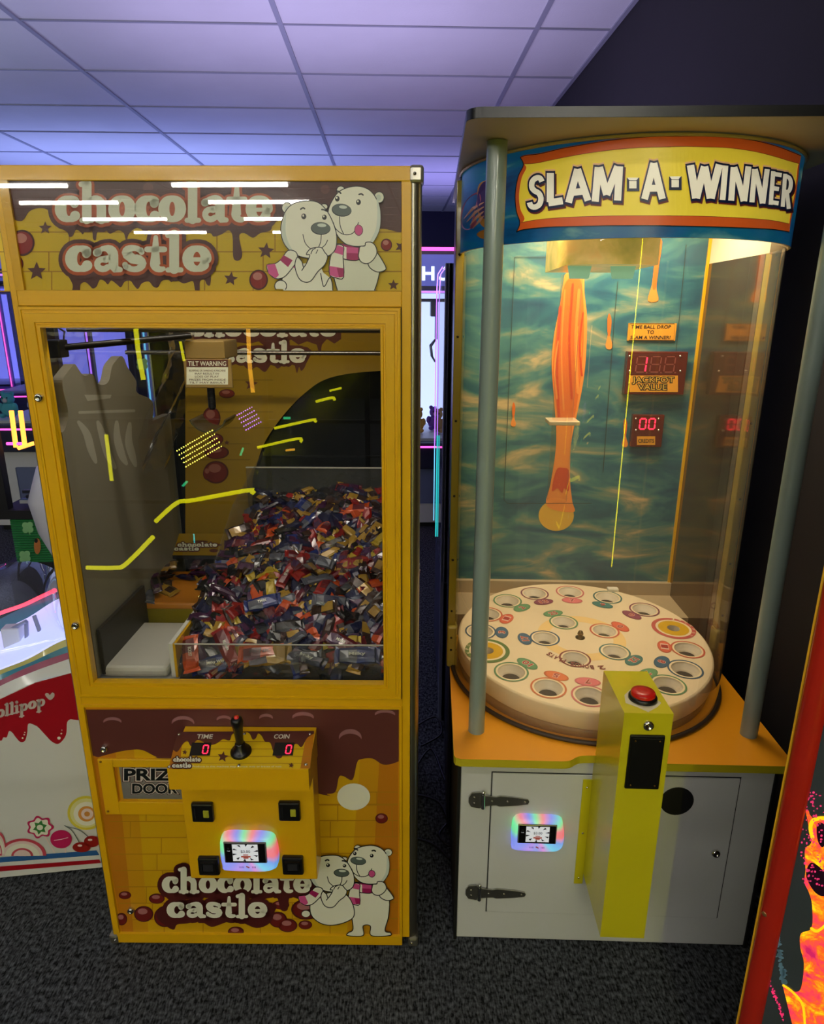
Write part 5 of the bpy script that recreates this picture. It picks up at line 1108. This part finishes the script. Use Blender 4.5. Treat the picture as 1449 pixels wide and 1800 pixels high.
# ================================================================ the lollipop machine at the left
KR = math.radians(8.0); KX, KY = -.94, 1.622
K5 = Fr((KX, KY, 0), KR); k5 = K5.yconv(0)
lo5 = thing('lollipop_machine', 'white and red lollipop machine with glowing clear dome left of the yellow machine', 'arcade machine', (KX, KY, 0), KR)
WG = mat('gloss_white_shell', (214, 216, 210), .25, coat=.3)
def lp5(px, py, Y=0): v = K5.y(px, py, Y); return (v.x, v.z)
edge5 = [lp5(-60, 1265), lp5(0, 1228), lp5(40, 1208), lp5(62, 1199), lp5(118, 1184), lp5(170, 1170)]
zr = edge5[-1][1]
out5 = [(edge5[0][0]-.35, .012), (.10, .012), (.10, zr+.004)]+edge5[::-1][1:]+[(edge5[0][0]-.35, edge5[0][1]-.12)]
MB().prism(out5, lambda u, v, d: (u, d, v), .0, .62, WG).build('shell', lo5)
a = Art(k5, .0004)
CRD = mat('cherry_red_print', (160, 16, 30), .3); a.poly([(-230, 1372), (-60, 1264), (0, 1229), (62, 1200), (118, 1185), (170, 1171), (170, 1270), (124, 1264)]+smooth([(124, 1264), (118, 1270), (116, 1292), (104, 1307), (92, 1304), (80, 1292), (68, 1279), (62, 1275), (50, 1272), (48, 1288), (44, 1302), (36, 1304), (28, 1296), (22, 1288), (16, 1285), (12, 1296), (6, 1296), (2, 1302), (-10, 1300), (-30, 1330), (-50, 1312), (-80, 1352), (-110, 1340), (-150, 1390), (-190, 1372), (-230, 1420)], False, 4), CRD, 0)
PEW = mat('silver_letter_print', (196, 186, 178), .3)
logo(a, 'ollipop', -6, 80, 1263, 15, [(CRD, 0, 0), (PEW, 0, 0)], L=1, y1=1240)
a.poly(smooth([(88, 1230), (80, 1222), (81, 1218), (85, 1218), (88, 1221), (92, 1217), (96, 1219), (95, 1225)], True, 4), PEW, 3)
for cx, cy, r in ((104, 1297, 3), (108, 1289, 1.6), (109, 1283, 1), (40, 1297, 1.6), (43, 1291, 1.4), (44, 1287, 1)): a.ell(cx, cy, r, r*.9, CREAM, 2)
LB = mat('blue_band_print', (42, 92, 150), .35); a.poly([(-250, 1524), (170, 1494), (175, 1502), (-250, 1534)], LB, 4); a.poly([(-250, 1540), (175, 1510), (178, 1516), (-250, 1552)], CRD, 4)
LYL = mat('lemon_candy_print', (214, 200, 60), .35); RSE = mat('rose_candy_print', (196, 70, 86), .35); PKW = mat('pale_candy_print', (228, 206, 200), .35); CPK = mat('raspberry_candy_print', (190, 34, 90), .3); GRN = mat('green_candy_print', (60, 130, 60), .35)
def spiral(cx, cy, rx, ry, c0, c1, c2, L):
    a.ell(cx, cy, rx, ry, c0, L); a.ell(cx, cy, rx*.86, ry*.86, c1, L+1); a.ell(cx+1, cy+1, rx*.7, ry*.7, CREAM, L+2); a.ell(cx+1, cy+1, rx*.45, ry*.45, c2, L+3); a.ell(cx+2, cy+1, rx*.32, ry*.32, PKW, L+4); a.ell(cx+2, cy+1, rx*.15, ry*.15, c2, L+5)
def half(cx, cy, rx, ry, c0, c1, L):
    for i, (k, m_) in enumerate(((1, c0), (.86, c1), (.72, CREAM), (.46, RSE), (.36, PKW), (.16, c1))): a.poly([(cx+rx*k*math.cos(PI+PI*j/20), cy+ry*k*math.sin(PI+PI*j/20)) for j in range(21)], m_, L+i)
spiral(152, 1428, 33, 30, LYL, mat('pale_lemon_print', (222, 220, 150), .35), mat('amber_candy_print', (206, 140, 60), .35), 5)
half(40, 1503, 42, 30, RSE, PKW, 5); half(-2, 1499, 14, 38, RSE, PKW, 4.5)
flower = [(71+(22+2.4*math.cos(7*t))*math.cos(t), 1453+(18+2.4*math.cos(7*t))*math.sin(t)) for t in [2*PI*i/56 for i in range(56)]]
a.poly(flower, CPK, 5); a.poly([(71+(x-71)*.82, 1453+(y-1453)*.82) for x, y in flower], CREAM, 6); a.star(71, 1453, 13, GRN, 7, .2, .6, 6); a.ell(71, 1453, 5.5, 4.8, CREAM, 8)
a.stroke([(80, 1470), (96, 1497)], 2.2, PKW, 4.6); a.stroke([(114, 1486), (116, 1497)], 2.2, PKW, 4.6); a.ell(108, 1474, 19, 16, CPK, 6); a.stroke([(96, 1476), (108, 1474), (120, 1471)], 1.2, PKW, 7)
for cx, cy, rx, ry in ((144, 1488, 16, 9), (162, 1478, 14, 10)): a.ell(cx, cy, rx, ry, RED, 6); a.ell(cx-3, cy-3, 4, 2, PKW, 7)
a.stroke(smooth([(114, 1450), (128, 1460), (140, 1480)], False), 1.3, GREYP, 5.5); a.stroke(smooth([(118, 1452), (140, 1458), (156, 1470)], False), 1.3, GREYP, 5.5)
a.build('candy_print', lo5)
# rim bands above the red front, then the lit tray and the dome
def strip(pa, pb, Ya, Yb, m, nm, n=24):
    A_, B_ = smooth(pa, False, 6), smooth(pb, False, 6); q = MB(); vs = []
    for p, r in zip(A_, B_): vs += [K5.y(p[0], p[1], Ya), K5.y(r[0], r[1], Yb)]
    q.add(vs, [(2*i, 2*i+2, 2*i+3, 2*i+1) for i in range(len(A_)-1)], m, True); return q.build(nm, lo5)
e0 = [(-60, 1262), (0, 1228), (62, 1199), (118, 1184), (175, 1170)]
e1 = [(-60, 1242), (0, 1206), (60, 1180), (116, 1160), (175, 1140)]; e2 = [(-60, 1232), (0, 1196), (60, 1168), (116, 1148), (175, 1130)]
e3 = [(-60, 1216), (0, 1186), (50, 1166), (112, 1138), (175, 1120)]; e4 = [(-60, 1205), (0, 1178), (50, 1158), (110, 1126), (175, 1108)]
strip(e0, e1, .0, .02, WG, 'rim_band'); strip(e1, e2, .02, .03, mat('rim_rose', (150, 60, 92), .25, coat=.5), 'rim_band'); strip(e2, e3, .03, .04, mat('rim_teal', (60, 128, 150), .25, coat=.5), 'rim_band'); strip(e3, e4, .04, .05, mat('rim_lemon', (196, 190, 110), .25, coat=.5), 'rim_band')
tray0 = [(-60, 1205), (0, 1178), (50, 1158), (110, 1126), (175, 1108)]; tray1 = [(-60, 1150), (0, 1110), (50, 1085), (104, 1052), (175, 1030)]
strip(tray0, tray1, .05, .32, emis('led_lit_tray', (196, 206, 255), .8), 'lit_tray')
strip([(-60, 1150), (0, 1110), (50, 1085), (104, 1052), (175, 1030)], [(-60, 1126), (0, 1088), (50, 1064), (98, 1042), (175, 1020)], .32, .33, mat('rim_teal', (60, 128, 150)), 'rear_rim')
q = MB()
for (xa5, ya5, xb5, yb5) in ((8, 1112, 46, 1092), (46, 1092, 48, 1150), (60, 1082, 70, 1110), (70, 1110, 66, 1128)): q.tube([K5.y(xa5, ya5, .2), K5.y(xb5, yb5, .18)], .006, mat('tray_grey_ridge', (150, 156, 190), .4), 6)
q.box(K5.y(30, 1100, .22).x-.03, K5.y(30, 1100, .22).x+.02, .18, .22, K5.y(30, 1140, .2).z, K5.y(30, 1100, .2).z, mat('tray_white_block', (224, 226, 232), .4), .004)
q.build('tray_ridges', lo5)
MB().tube([K5.y(px, py, .30) for px, py in smooth([(-60, 1102), (0, 1078), (40, 1064), (70, 1050), (98, 1037)], False, 5)], .006, emis('red_led_tube', (255, 60, 80), 2.2), 8).build('led_tube', lo5)
# dome: a swept clear hood
q = MB(); n = 18; vs = []
A_ = [K5.y(px, py, .06) for px, py in smooth([(-60, 1208), (0, 1180), (50, 1160), (110, 1128), (140, 1116)], False, 3)]; B_ = [K5.y(px, py, .45) for px, py in smooth([(-60, 1010), (0, 992), (50, 986), (95, 1000), (120, 1030)], False, 3)]
for p, r in zip(A_, B_):
    for j in range(n+1):
        t = j/n*PI/2; c_, s_2 = 1-math.cos(t), math.sin(t); vs.append((p.x+(r.x-p.x)*t*2/PI, p.y+(r.y-p.y)*c_, p.z+(r.z-p.z)*s_2))
L_ = len(A_); q.add(vs, [(i*(n+1)+j, (i+1)*(n+1)+j, (i+1)*(n+1)+j+1, i*(n+1)+j+1) for i in range(L_-1) for j in range(n)], glass('clear_dome', (.95, .96, .98), 1.5, haze=.04, gain=1.6), True); q.build('clear_dome', lo5)

# ================================================================ claw machines of the room behind
LEDP = emis('purple_led_tube', (176, 110, 255), 1.6); LEDM = emis('magenta_led_tube', (255, 90, 200), 1.8); LEDC = emis('cyan_led_tube', (120, 210, 255), 1.1); LEDO = emis('orange_neon_tube', (255, 150, 60), 3)
DKB = mat('dark_blue_shell', (34, 36, 60), .4); LAVB = emis('lavender_lit_back', (130, 130, 250), 1.1); WHB = emis('white_lit_back', (185, 200, 255), 1.5)
def plush(loc, r, col, label, rz):
    t = thing('plush_toy', label, 'plush toy', loc, rz)
    m = mat('plush_%d_%d_%d' % col, col, .9); mb = MB(); mb.sphere((0, 0, r*.8), r*.8, m, (1, .85, 1)); mb.sphere((0, -r*.05, r*1.9), r*.62, m)
    for s_ in (-1, 1): mb.sphere((s_*r*.45, 0, r*2.4), r*.22, m, nu=8, nv=5); mb.sphere((s_*r*.7, -r*.25, r*1.1), r*.28, m, (1, 1, 1.5), 8, 5); mb.sphere((s_*r*.45, -r*.6, r*.25), r*.3, m, (1, 1.4, .8), 8, 5)
    mb.build('plush_body', t)
    f = MB(); f.sphere((0, -r*.6, r*1.78), r*.24, mat('plush_muzzle', (226, 214, 200), .9), nu=8, nv=5); [f.sphere((s_*r*.24, -r*.62, r*2.05), r*.08, BMAT, nu=6, nv=4) for s_ in (-1, 1)]; f.build('face', t); return t
def claw(label, x, y, rz, wd_=.86, h=2.0, shell=DKB, back=LAVB, led=LEDP, zb=.82, band=None, toys=True, low=WLAM):
    t = thing('claw_machine', label, 'claw machine', (x, y, 0), rz); W = wd_/2; D = .8
    MB().box(-W, W, 0, D, .04, zb-.2, low, .006).box(-W+.04, W-.04, .03, D, 0, .05, BMAT).build('base_cabinet', t)
    MB().box(-W-.01, W+.01, -.04, D, zb-.2, zb, shell, .01).build('control_deck', t)
    MB().box(-W, W, 0, D, h-.28, h, shell, .008).build('header', t); MB().box(-W+.05, W-.05, -.012, 0, h-.25, h-.04, mat('header_lit_'+led.name, (80, 84, 160), .4, emit=(110, 120, 230), es=.35), .003).build('header_sign', t)
    for sx in (-1, 1):
        for yy in (.02, D-.02): MB().box(sx*W-.02*(1+sx), sx*W+.02*(1-sx), yy-.02, yy+.02, zb, h-.28, shell).build('corner_post', t)
        MB().tube([(sx*(W-.02), -.012, zb), (sx*(W-.02), -.012, h-.3)], .007, led, 8).build('led_tube', t)
    MB().tube([(-W+.02, -.012, h-.29), (W-.02, -.012, h-.29)], .007, led, 8).build('led_tube', t); MB().tube([(-W+.02, -.045, zb-.03), (W-.02, -.045, zb-.03)], .007, LEDM, 8).build('led_tube', t)
    MB().box(-W+.04, W-.04, D-.03, D-.02, zb, h-.28, back).build('back_panel', t); MB().box(-W+.04, W-.04, .05, D-.03, zb, zb+.02, WLAM).build('prize_floor', t)
    MB().box(-W+.04, W-.04, .0, .004, zb, h-.28, GLASS).build('front_glass', t)
    MB().tube([(-W+.04, .4, h-.34), (W-.04, .4, h-.34)], .012, STEEL, 8).build('gantry_rail', t)
    g = MB().box(-.05, .05, .34, .46, h-.46, h-.34, mat('grey_gantry', (120, 120, 130), .4), .008); g.tube([(0, .4, h-.46), (0, .4, h-.62)], .015, STEEL, 8)
    for k in range(3):
        an = k*2*PI/3; g.tube([(0, .4, h-.62), (.09*math.cos(an), .4+.09*math.sin(an), h-.68), (.07*math.cos(an), .4+.07*math.sin(an), h-.76), (.02*math.cos(an), .4+.02*math.sin(an), h-.80)], .008, STEEL, 6)
    g.build('claw', t)
    if low is WLAM: MB().box(-W*.5, W*.1, -.006, 0, .2, .5, mat('prize_hatch', (110, 120, 150), .3), .01).build('prize_hatch', t)
    if band: MB().box(-W+.02, W-.02, -.01, 0, .1, zb-.24, band).build('front_panel', t)
    if toys:
        M_ = Matrix.Translation((x, y, 0)) @ Matrix.Rotation(rz, 4, 'Z')
        cols = [((206, 90, 150), 'pink'), ((90, 120, 220), 'blue'), ((230, 230, 235), 'white'), ((220, 170, 70), 'golden'), ((120, 80, 180), 'violet'), ((90, 190, 190), 'turquoise')]
        random.shuffle(cols)
        for k in range(5):
            c_, nm = cols[k]; p = M_ @ Vector((-W+.14+(wd_-.28)*k/4, .2+.12*(k % 3), zb+.022)); plush(p, .075, c_, f'{nm} plush toy sitting in the '+label.split(' claw')[0]+' claw machine', rz)
    return t
gapm = claw('white-based claw machine seen through the gap between the two big machines', .20, 5.0, CR, .9, 2.05, DKB, WHB, LEDP, zb=.68)
Fg = Fr((.2, 5.0, 0), CR); a = Art(Fg.yconv(-.014), .001); a.text('H', 742, 764, 492, 24, emis('white_lit_letter', (220, 240, 255), 1.5), 0, bold=.03); a.text('C', 716, 738, 492, 24, MATS['white_lit_letter'], 0, bold=.03); a.build('lit_letters', gapm)
MB().tube([(-.45, -.02, 2.045), (.45, -.02, 2.045)], .012, LEDM, 8).build('led_tube', gapm)
claw('lavender-lit claw machine behind the left window of the sweet machine', -2.75, 4.9, CR, .9, 2.15, DKB, LAVB, LEDP)
claw('blue-lit claw machine right behind the sweet machine', -1.55, 5.1, CR, .9, 2.15, mat('lilac_shell', (120, 110, 190), .4), WHB, LEDC)
claw('dark violet claw machine at the far left of the back row', -4.0, 4.7, CR+.1, .95, 2.1, DKB, LAVB, LEDM)
claw('pale blue claw machine standing right of the gap in the back row', 1.3 if False else -.55, 6.6, CR, .9, 2.1, DKB, WHB, LEDM, toys=False)
claw('lavender-lit claw machine far back behind the clover machine', -3.75, 6.9, CR+.15, 1.0, 2.15, DKB, LAVB, LEDC, toys=False)
claw('violet-edged claw machine deepest in the left of the room', -4.9, 7.4, CR+.1, 1.0, 2.15, mat('lilac_shell', (120, 110, 190), .4), LAVB, LEDM, toys=False)
# machine with green clover front, just behind the left of the scene
cl = thing('clover_machine', 'black framed prize machine with green clover front left of the yellow machine', 'arcade machine', (-1.95, 3.25, 0), CR)
Fc = Fr((-1.95, 3.25, 0), CR); zc0, zc1 = Fc.y(50, 985, 0).z, Fc.y(50, 912, 0).z; zt1 = Fc.y(50, 903, 0).z; xl_ = Fc.y(22, 940, 0).x
MB().box(xl_-.05, .75, 0, .8, 0, zc0-.01, BMAT).build('base', cl); MB().box(xl_-.05, .75, -.01, .8, zc1, zt1+.02, BMAT).build('ledge', cl)
gp = MB(); k = 0
gm = mat('green_ribbed_panel', (32, 120, 56), .4); z = zc0-.01
while z < zc1: gp.box(xl_, .72, -.004, .02, z, z+.011, gm, .002, 1); z += .013
gpo = gp.build('green_panel', cl)
a = Art(Fc.yconv(-.005), .001); LG = mat('pale_clover_print', (140, 196, 130), .4)
for cx, cy in ((49, 927), (44, 978), (250, 640), (150, 935)):
    for k in range(4): a.ell(cx+6*math.cos(k*PI/2+.7), cy+6*math.sin(k*PI/2+.7), 5.5, 5.5, LG, k*.2)
    a.stroke([(cx, cy), (cx+4, cy+12)], 2, LG, 1)
a.ell(66, 960, 6, 14, mat('orange_ear_print', (196, 120, 60), .4), 1); a.ell(64, 950, 3, 4, BMAT, 2); a.build('clover_print', gpo)
for xx in (xl_-.05, .70): 
    for yy in (0, .75): MB().box(xx, xx+.05, yy, yy+.05, zt1+.02, 1.9, BMAT).build('corner_post', cl)
MB().box(xl_-.05, .75, 0, .8, 1.9, 2.05, DKB).build('header', cl); MB().box(xl_, .70, .004, .008, zt1+.02, 1.9, GLASS).build('front_glass', cl)
hp = MB(); r5 = random.Random(3)
for i in range(220):
    x, y = r5.uniform(xl_+.06, .66), r5.uniform(.05, .6); z = zt1+.03+.14*y+r5.uniform(0, .08); m_ = mat('loose_prize_%d' % (i % 5), [(150, 130, 110), (60, 90, 130), (40, 40, 50), (190, 190, 190), (120, 70, 50)][i % 5], .4)
    hp.box(x-.03, x+.03, y-.012, y+.012, z-.008, z+.008, m_)
tag(hp.build('loose_prizes'), 'jumble of small prizes behind the glass above the clover panel', 'prizes', kind='stuff').matrix_world = Fc.inv.inverted()
for px in (20, 36): 
    P_ = [Fc.y(px, 722, .2), Fc.y(px+8, 786, .2)]; MB().tube(P_, .012, LEDO, 8).build('neon_tube', cl)
MB().tube([Fc.y(12, 780, .2), Fc.y(46, 780, .2)], .008, LEDM, 8).build('neon_tube', cl); MB().tube([Fc.y(32, 788, .15), Fc.y(60, 779, .15)], .01, LEDO, 8).build('neon_tube', cl)
# white plush shape between clover machine and yellow frame
wb = thing('inflatable_toy', 'white rounded inflatable toy peeping out behind the yellow frame', 'toy', (-1.45, 2.75, 0)); 
MB().lathe([(1e-5, 0), (.16, .02), (.2, .15), (.17, .42), (.1, .58), (.15, .72), (.17, .86), (.12, 1.0), (1e-5, 1.05)], mat('white_vinyl', (206, 206, 212), .35), n=24).build('toy_body', wb)
# ---------------- rounded clear cabinet right behind the drop game
dm = thing('dome_machine', 'clear rounded cabinet edged with purple and cyan light behind the drop game', 'arcade machine', (.115, 2.40, 0), 0)
side = [(0, 0), (.8, 0)]+[(.8-.16+.16*math.cos(t), 1.78-.16+.16*math.sin(t)) for t in [PI/2*i/8 for i in range(9)]]+[(0, 1.78)]
MB().box(.004, .6, 0, .8, 0, .62, mat('dark_grey_base', (70, 74, 100), .4), .005).build('base', dm)
up = [(0, .62), (.8, .62)]+side[2:]
MB().prism(up, lambda u, v, d: (d, u, v), 0, .006, glass('clear_side', (.8, .85, .95), 1.5, haze=.12, hazecol=(.5, .6, .9), gain=1.4)).build('clear_side', dm)
MB().box(.01, .6, .0, .03, .62, 1.78, mat('lilac_grey_frame', (130, 134, 168), .35)).build('front_frame', dm)
MB().box(-.004, .02, .0, .04, 0, 1.78, mat('grey_edge_profile', (150, 154, 180), .35)).build('edge_profile', dm)
q = MB(); q.tube([(-.006, y, z) for y, z in [(.8, 1.0), (.8, 1.3)]+side[2:11]+[(.2, 1.78)]], .0022, LEDP, 8); q.build('led_tube', dm)
MB().tube([(-.006, .8, .62), (-.006, .8, 1.0)], .0022, LEDC, 8).build('led_tube', dm); MB().tube([(-.004, .55, .62), (-.004, .52, 1.1)], .003, emis('turquoise_led', (50, 210, 210), .8), 8).build('led_tube', dm)
# ---------------- power leads on the carpet in the gap
for k_, P in enumerate(([(.02, 2.1, .01), (.08, 2.2, .01), (.13, 2.0, .012), (.16, 2.15, .01)], [(.0, 1.95, .01), (.1, 1.9, .012), (.13, 1.72, .012), (.09, 1.75, .02), (.15, 1.85, .01)], [(0, 1.75, .01), (.07, 1.72, .01), (.12, 1.66, .01)], [(.02, 2.35, .01), (.1, 2.4, .02), (.12, 2.3, .01), (.04, 2.22, .01)])):
    P2 = [tuple(p) for p in P]; pts3 = smooth(P2, False, 6) if False else None
    mb = MB(); Q = []
    for i in range(len(P)-1):
        p0, p1, p2, p3 = [Vector(P[max(0, min(len(P)-1, j))]) for j in (i-1, i, i+1, i+2)]
        for j in range(6): t = j/6; Q.append(.5*((2*p1)+(-p0+p2)*t+(2*p0-5*p1+4*p2-p3)*t*t+(-p0+3*p1-3*p2+p3)*t**3))
    mb.tube(Q+[Vector(P[-1])], .004, BPL, 6)
    tag(mb.build('power_lead'), ('thin black lead looping at the back of the gap', 'black lead knotted halfway down the gap', 'short black lead nearest the front of the gap', 'black lead curving farthest back in the gap')[k_], 'cable', 'leads in the gap between the machines')

# ================================================================ red-edged machine at the right foreground
RX = Fr((.66, .98, 0), -.68); rm5 = thing('lava_machine', 'red-edged machine with glowing lava artwork at the right foreground', 'arcade machine', (.66, .98, 0), -.68)
ex = RX.y(1376, 1400, 0).x
MB().box(ex, .33, .0, .16, .0, 1.75, mat('dark_red_cabinet', (50, 12, 12), .4)).build('cabinet', rm5)
MB().box(ex-.004, ex, -.006, .012, .0, 1.75, mat('yellow_edge_strip', (226, 170, 30), .4), .001).build('edge_strip', rm5)
x2 = RX.y(1423, 1400, 0).x
RDE = mat('red_moulding', (176, 34, 18), .25, coat=.5); q = MB(); q.prism([(ex, .0), (ex, -.008), (ex+.004, -.013), ((ex+x2)/2, -.018), (x2-.004, -.013), (x2, -.008), (x2, 0)], lambda u, v, d: (u, v, d), 0, 1.75, RDE, True); q.build('red_moulding', rm5)
bl5 = RX.y(1346, 1606, -.012); MB().lathe([(.006, 0), (.006, .002), (.003, .004), (1e-5, .004)], mat('brass_bolt', (190, 140, 90), .3, .8), bl5, 14, 'Y').build('bolt', rm5)
MB().box(x2, .33, -.006, .0, .0, 1.75, mat('slate_art_panel', (62, 70, 76), .2, coat=.5)).build('art_panel', rm5)
lv = bpy.data.materials.new('lava_print'); lv.use_nodes = True; nt = lv.node_tree; b = nt.nodes['Principled BSDF']; tc = nt.nodes.new('ShaderNodeTexCoord')
n1 = nt.nodes.new('ShaderNodeTexNoise'); n1.inputs['Scale'].default_value = 26; n1.inputs['Detail'].default_value = 6; n1.inputs['Roughness'].default_value = .7; n1.inputs['Distortion'].default_value = .5; nt.links.new(tc.outputs['Object'], n1.inputs['Vector'])
r_ = nt.nodes.new('ShaderNodeValToRGB'); cr = r_.color_ramp; cr.elements[0].position = .36; cr.elements[0].color = C3(190, 30, 90); cr.elements[1].position = .66; cr.elements[1].color = C3(255, 214, 20)
for p, c in ((.43, (236, 60, 80)), (.5, (240, 90, 30)), (.57, (250, 150, 20))): e = cr.elements.new(p); e.color = C3(*c)
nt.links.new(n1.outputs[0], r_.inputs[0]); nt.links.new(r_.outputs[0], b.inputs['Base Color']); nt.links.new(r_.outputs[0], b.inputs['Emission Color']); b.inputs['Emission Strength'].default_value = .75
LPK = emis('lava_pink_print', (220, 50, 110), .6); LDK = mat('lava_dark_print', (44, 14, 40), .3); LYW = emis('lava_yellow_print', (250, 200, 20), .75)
f5 = lambda P: [(1260+x/2.2487, 1000+y/2.25) for x, y in P]
a = Art(RX.yconv(-.006), .0005)
a.poly(smooth(f5([(352, 950), (366, 960), (372, 1010), (380, 1060), (370, 1090), (350, 1110), (352, 1190), (348, 1240), (366, 1280), (378, 1330), (376, 1420), (334, 1442), (332, 1500), (346, 1560), (336, 1650), (318, 1672), (285, 1664), (262, 1640), (280, 1720), (300, 1800), (320, 1850)]), False, 4)+f5([(520, 1850), (520, 980), (430, 985), (400, 990), (392, 1000)]), lv, 0)
a.blob(f5([(398, 1010), (425, 1008), (440, 1060), (420, 1100), (400, 1070)]), LDK, 1); a.blob(f5([(356, 1190), (376, 1160), (410, 1180), (440, 1220), (430, 1290), (392, 1280), (360, 1230)]), LDK, 1)
a.stroke(smooth(f5([(380, 1060), (372, 1020), (384, 992), (420, 984), (450, 990)]), False), 7, LYW, 2); a.stroke(smooth(f5([(376, 1420), (400, 1430), (440, 1400)]), False), 5, LYW, 2); a.stroke(smooth(f5([(265, 1645), (300, 1670), (340, 1720), (350, 1800)]), False), 4, LYW, 2)
for i in range(260):
    x, y = r5.uniform(335, 440), r5.uniform(880, 1250); d_ = abs(x-385)/60
    if r5.random() < .3+.5*d_: continue
    q_ = f5([(x, y)])[0]; a.ell(q_[0], q_[1], r5.uniform(.8, 2.6), r5.uniform(.8, 2.4), LPK, 3+.01*(i % 50), 0, 7)
for i in range(60):
    x = 195+r5.random()*70; y = 1590+(x-195)*2.6+r5.uniform(-14, 14); q_ = f5([(x, y)])[0]; a.ell(q_[0], q_[1], r5.uniform(.8, 2.4), r5.uniform(.8, 2.4), LPK, 3, 0, 7)
for i in range(60):
    x, y = r5.uniform(235, 300), r5.uniform(1380, 1640); x = 225+(y-1380)*.17+r5.uniform(-8, 10); q_ = f5([(x, y)])[0]; a.ell(q_[0], q_[1], r5.uniform(1, 4), r5.uniform(2, 8), mat('pale_blue_fleck', (110, 150, 180), .4), .5, r5.uniform(0, 3), 8)
a.build('lava_artwork', rm5)

# ================================================================ neon-edged machines behind the photographer: they mirror in the door glass
NY = -1.15; YG = 1.379
dk = mat('dark_cabinet_shell', (14, 14, 18), .5); NYL = emis('yellow_neon_tube', (240, 236, 20), 5); NGR = emis('green_neon_tube', (60, 230, 150), 4); NTL = emis('teal_neon_tube', (40, 230, 230), 5); NOR = emis('amber_neon_tube', (255, 180, 50), 5)
hb5 = thing('neon_rack', 'open dark rack carrying yellow neon outlines behind the camera', 'light', (-1.2, NY-.02, 0)); fb = MB(); [fb.box(x-.015, x+.015, -.03, 0, 0, 1.9, dk) for x in (-1.5, -.9, -.3, .3, .9, 1.5)]; [fb.box(-1.5, 1.5, -.03, 0, z-.01, z+.01, dk) for z in (.05, .5, 1.0, 1.45, 1.89)]; fb.box(-1.52, 1.52, -.3, .02, 0, .04, dk); fb.build('open_rack', hb5)
def mirror(px, py):
    o = Vector((0, 0, CAMH)); d = ray(px, py); t = (2*YG-NY)/d.y; p = o+d*t; return Vector((p.x+1.2, 2*YG-p.y-(NY-.02), p.z))
def neon(P, m, r=.011, closed=False):
    Q = smooth(P, False, 4) if len(P) > 2 else P; MB().tube([mirror(*p) for p in Q], r, m, 8).build('neon_tube', hb5)
neon([(140, 1000), (190, 1000), (210, 993), (258, 945)], NYL, .014); neon([(262, 918), (300, 885), (330, 880), (428, 862), (432, 868)], NYL, .013)
neon([(174, 765), (184, 846)], NYL, .011); neon([(425, 572), (428, 640), (434, 690)], NOR, .012); neon([(226, 575), (231, 620), (240, 668)], NYL, .014)
neon([(472, 753), (540, 738), (543, 742)], NYL, .008); neon([(442, 787), (514, 771), (518, 777)], NYL, .008); neon([(545, 706), (574, 699), (578, 704)], NYL, .008); neon([(569, 687), (590, 682)], NYL, .006); neon([(492, 792), (508, 790)], NOR, .006); neon([(305, 600), (312, 635)], NYL, .008)
neon([(488, 735), (500, 735)], NGR, .007); neon([(412, 801), (417, 788)], NGR, .006); neon([(165, 1090), (168, 1112), (160, 1125)], NTL, .008); neon([(330, 940), (331, 955)], NTL, .004); neon([(310, 855), (318, 847)], NGR, .007)
# rows of tiny lamps
for P0_, P1_, dx, dy, m in (((300, 793), (362, 757), 4, 7, emis('tiny_yellow_lamp', (250, 240, 90), 22)), ((406, 730), (432, 716), 4, 6.5, emis('tiny_violet_lamp', (190, 120, 255), 12))):
    q = MB()
    for r in range(5):
        for k in range(17 if dy == 7 else 8):
            t = k/(16 if dy == 7 else 7); p = mirror(P0_[0]+(P1_[0]-P0_[0])*t+dx*r, P0_[1]+(P1_[1]-P0_[1])*t+dy*r); q.sphere(p, .0042, m, nu=5, nv=3)
    q.build('lamp_grid', hb5)
vt = thing('neon_totem', 'slim dark column with one tall yellow neon tube behind the camera', 'light', (.52, -1.5, 0)); MB().box(-.06, .06, 0, .08, 0, 2.4, dk).build('column', vt); MB().tube([(0, .10, .03), (0, .10, 2.39)], .020, emis('bright_yellow_tube', (240, 236, 20), 22), 8).build('neon_tube', vt)
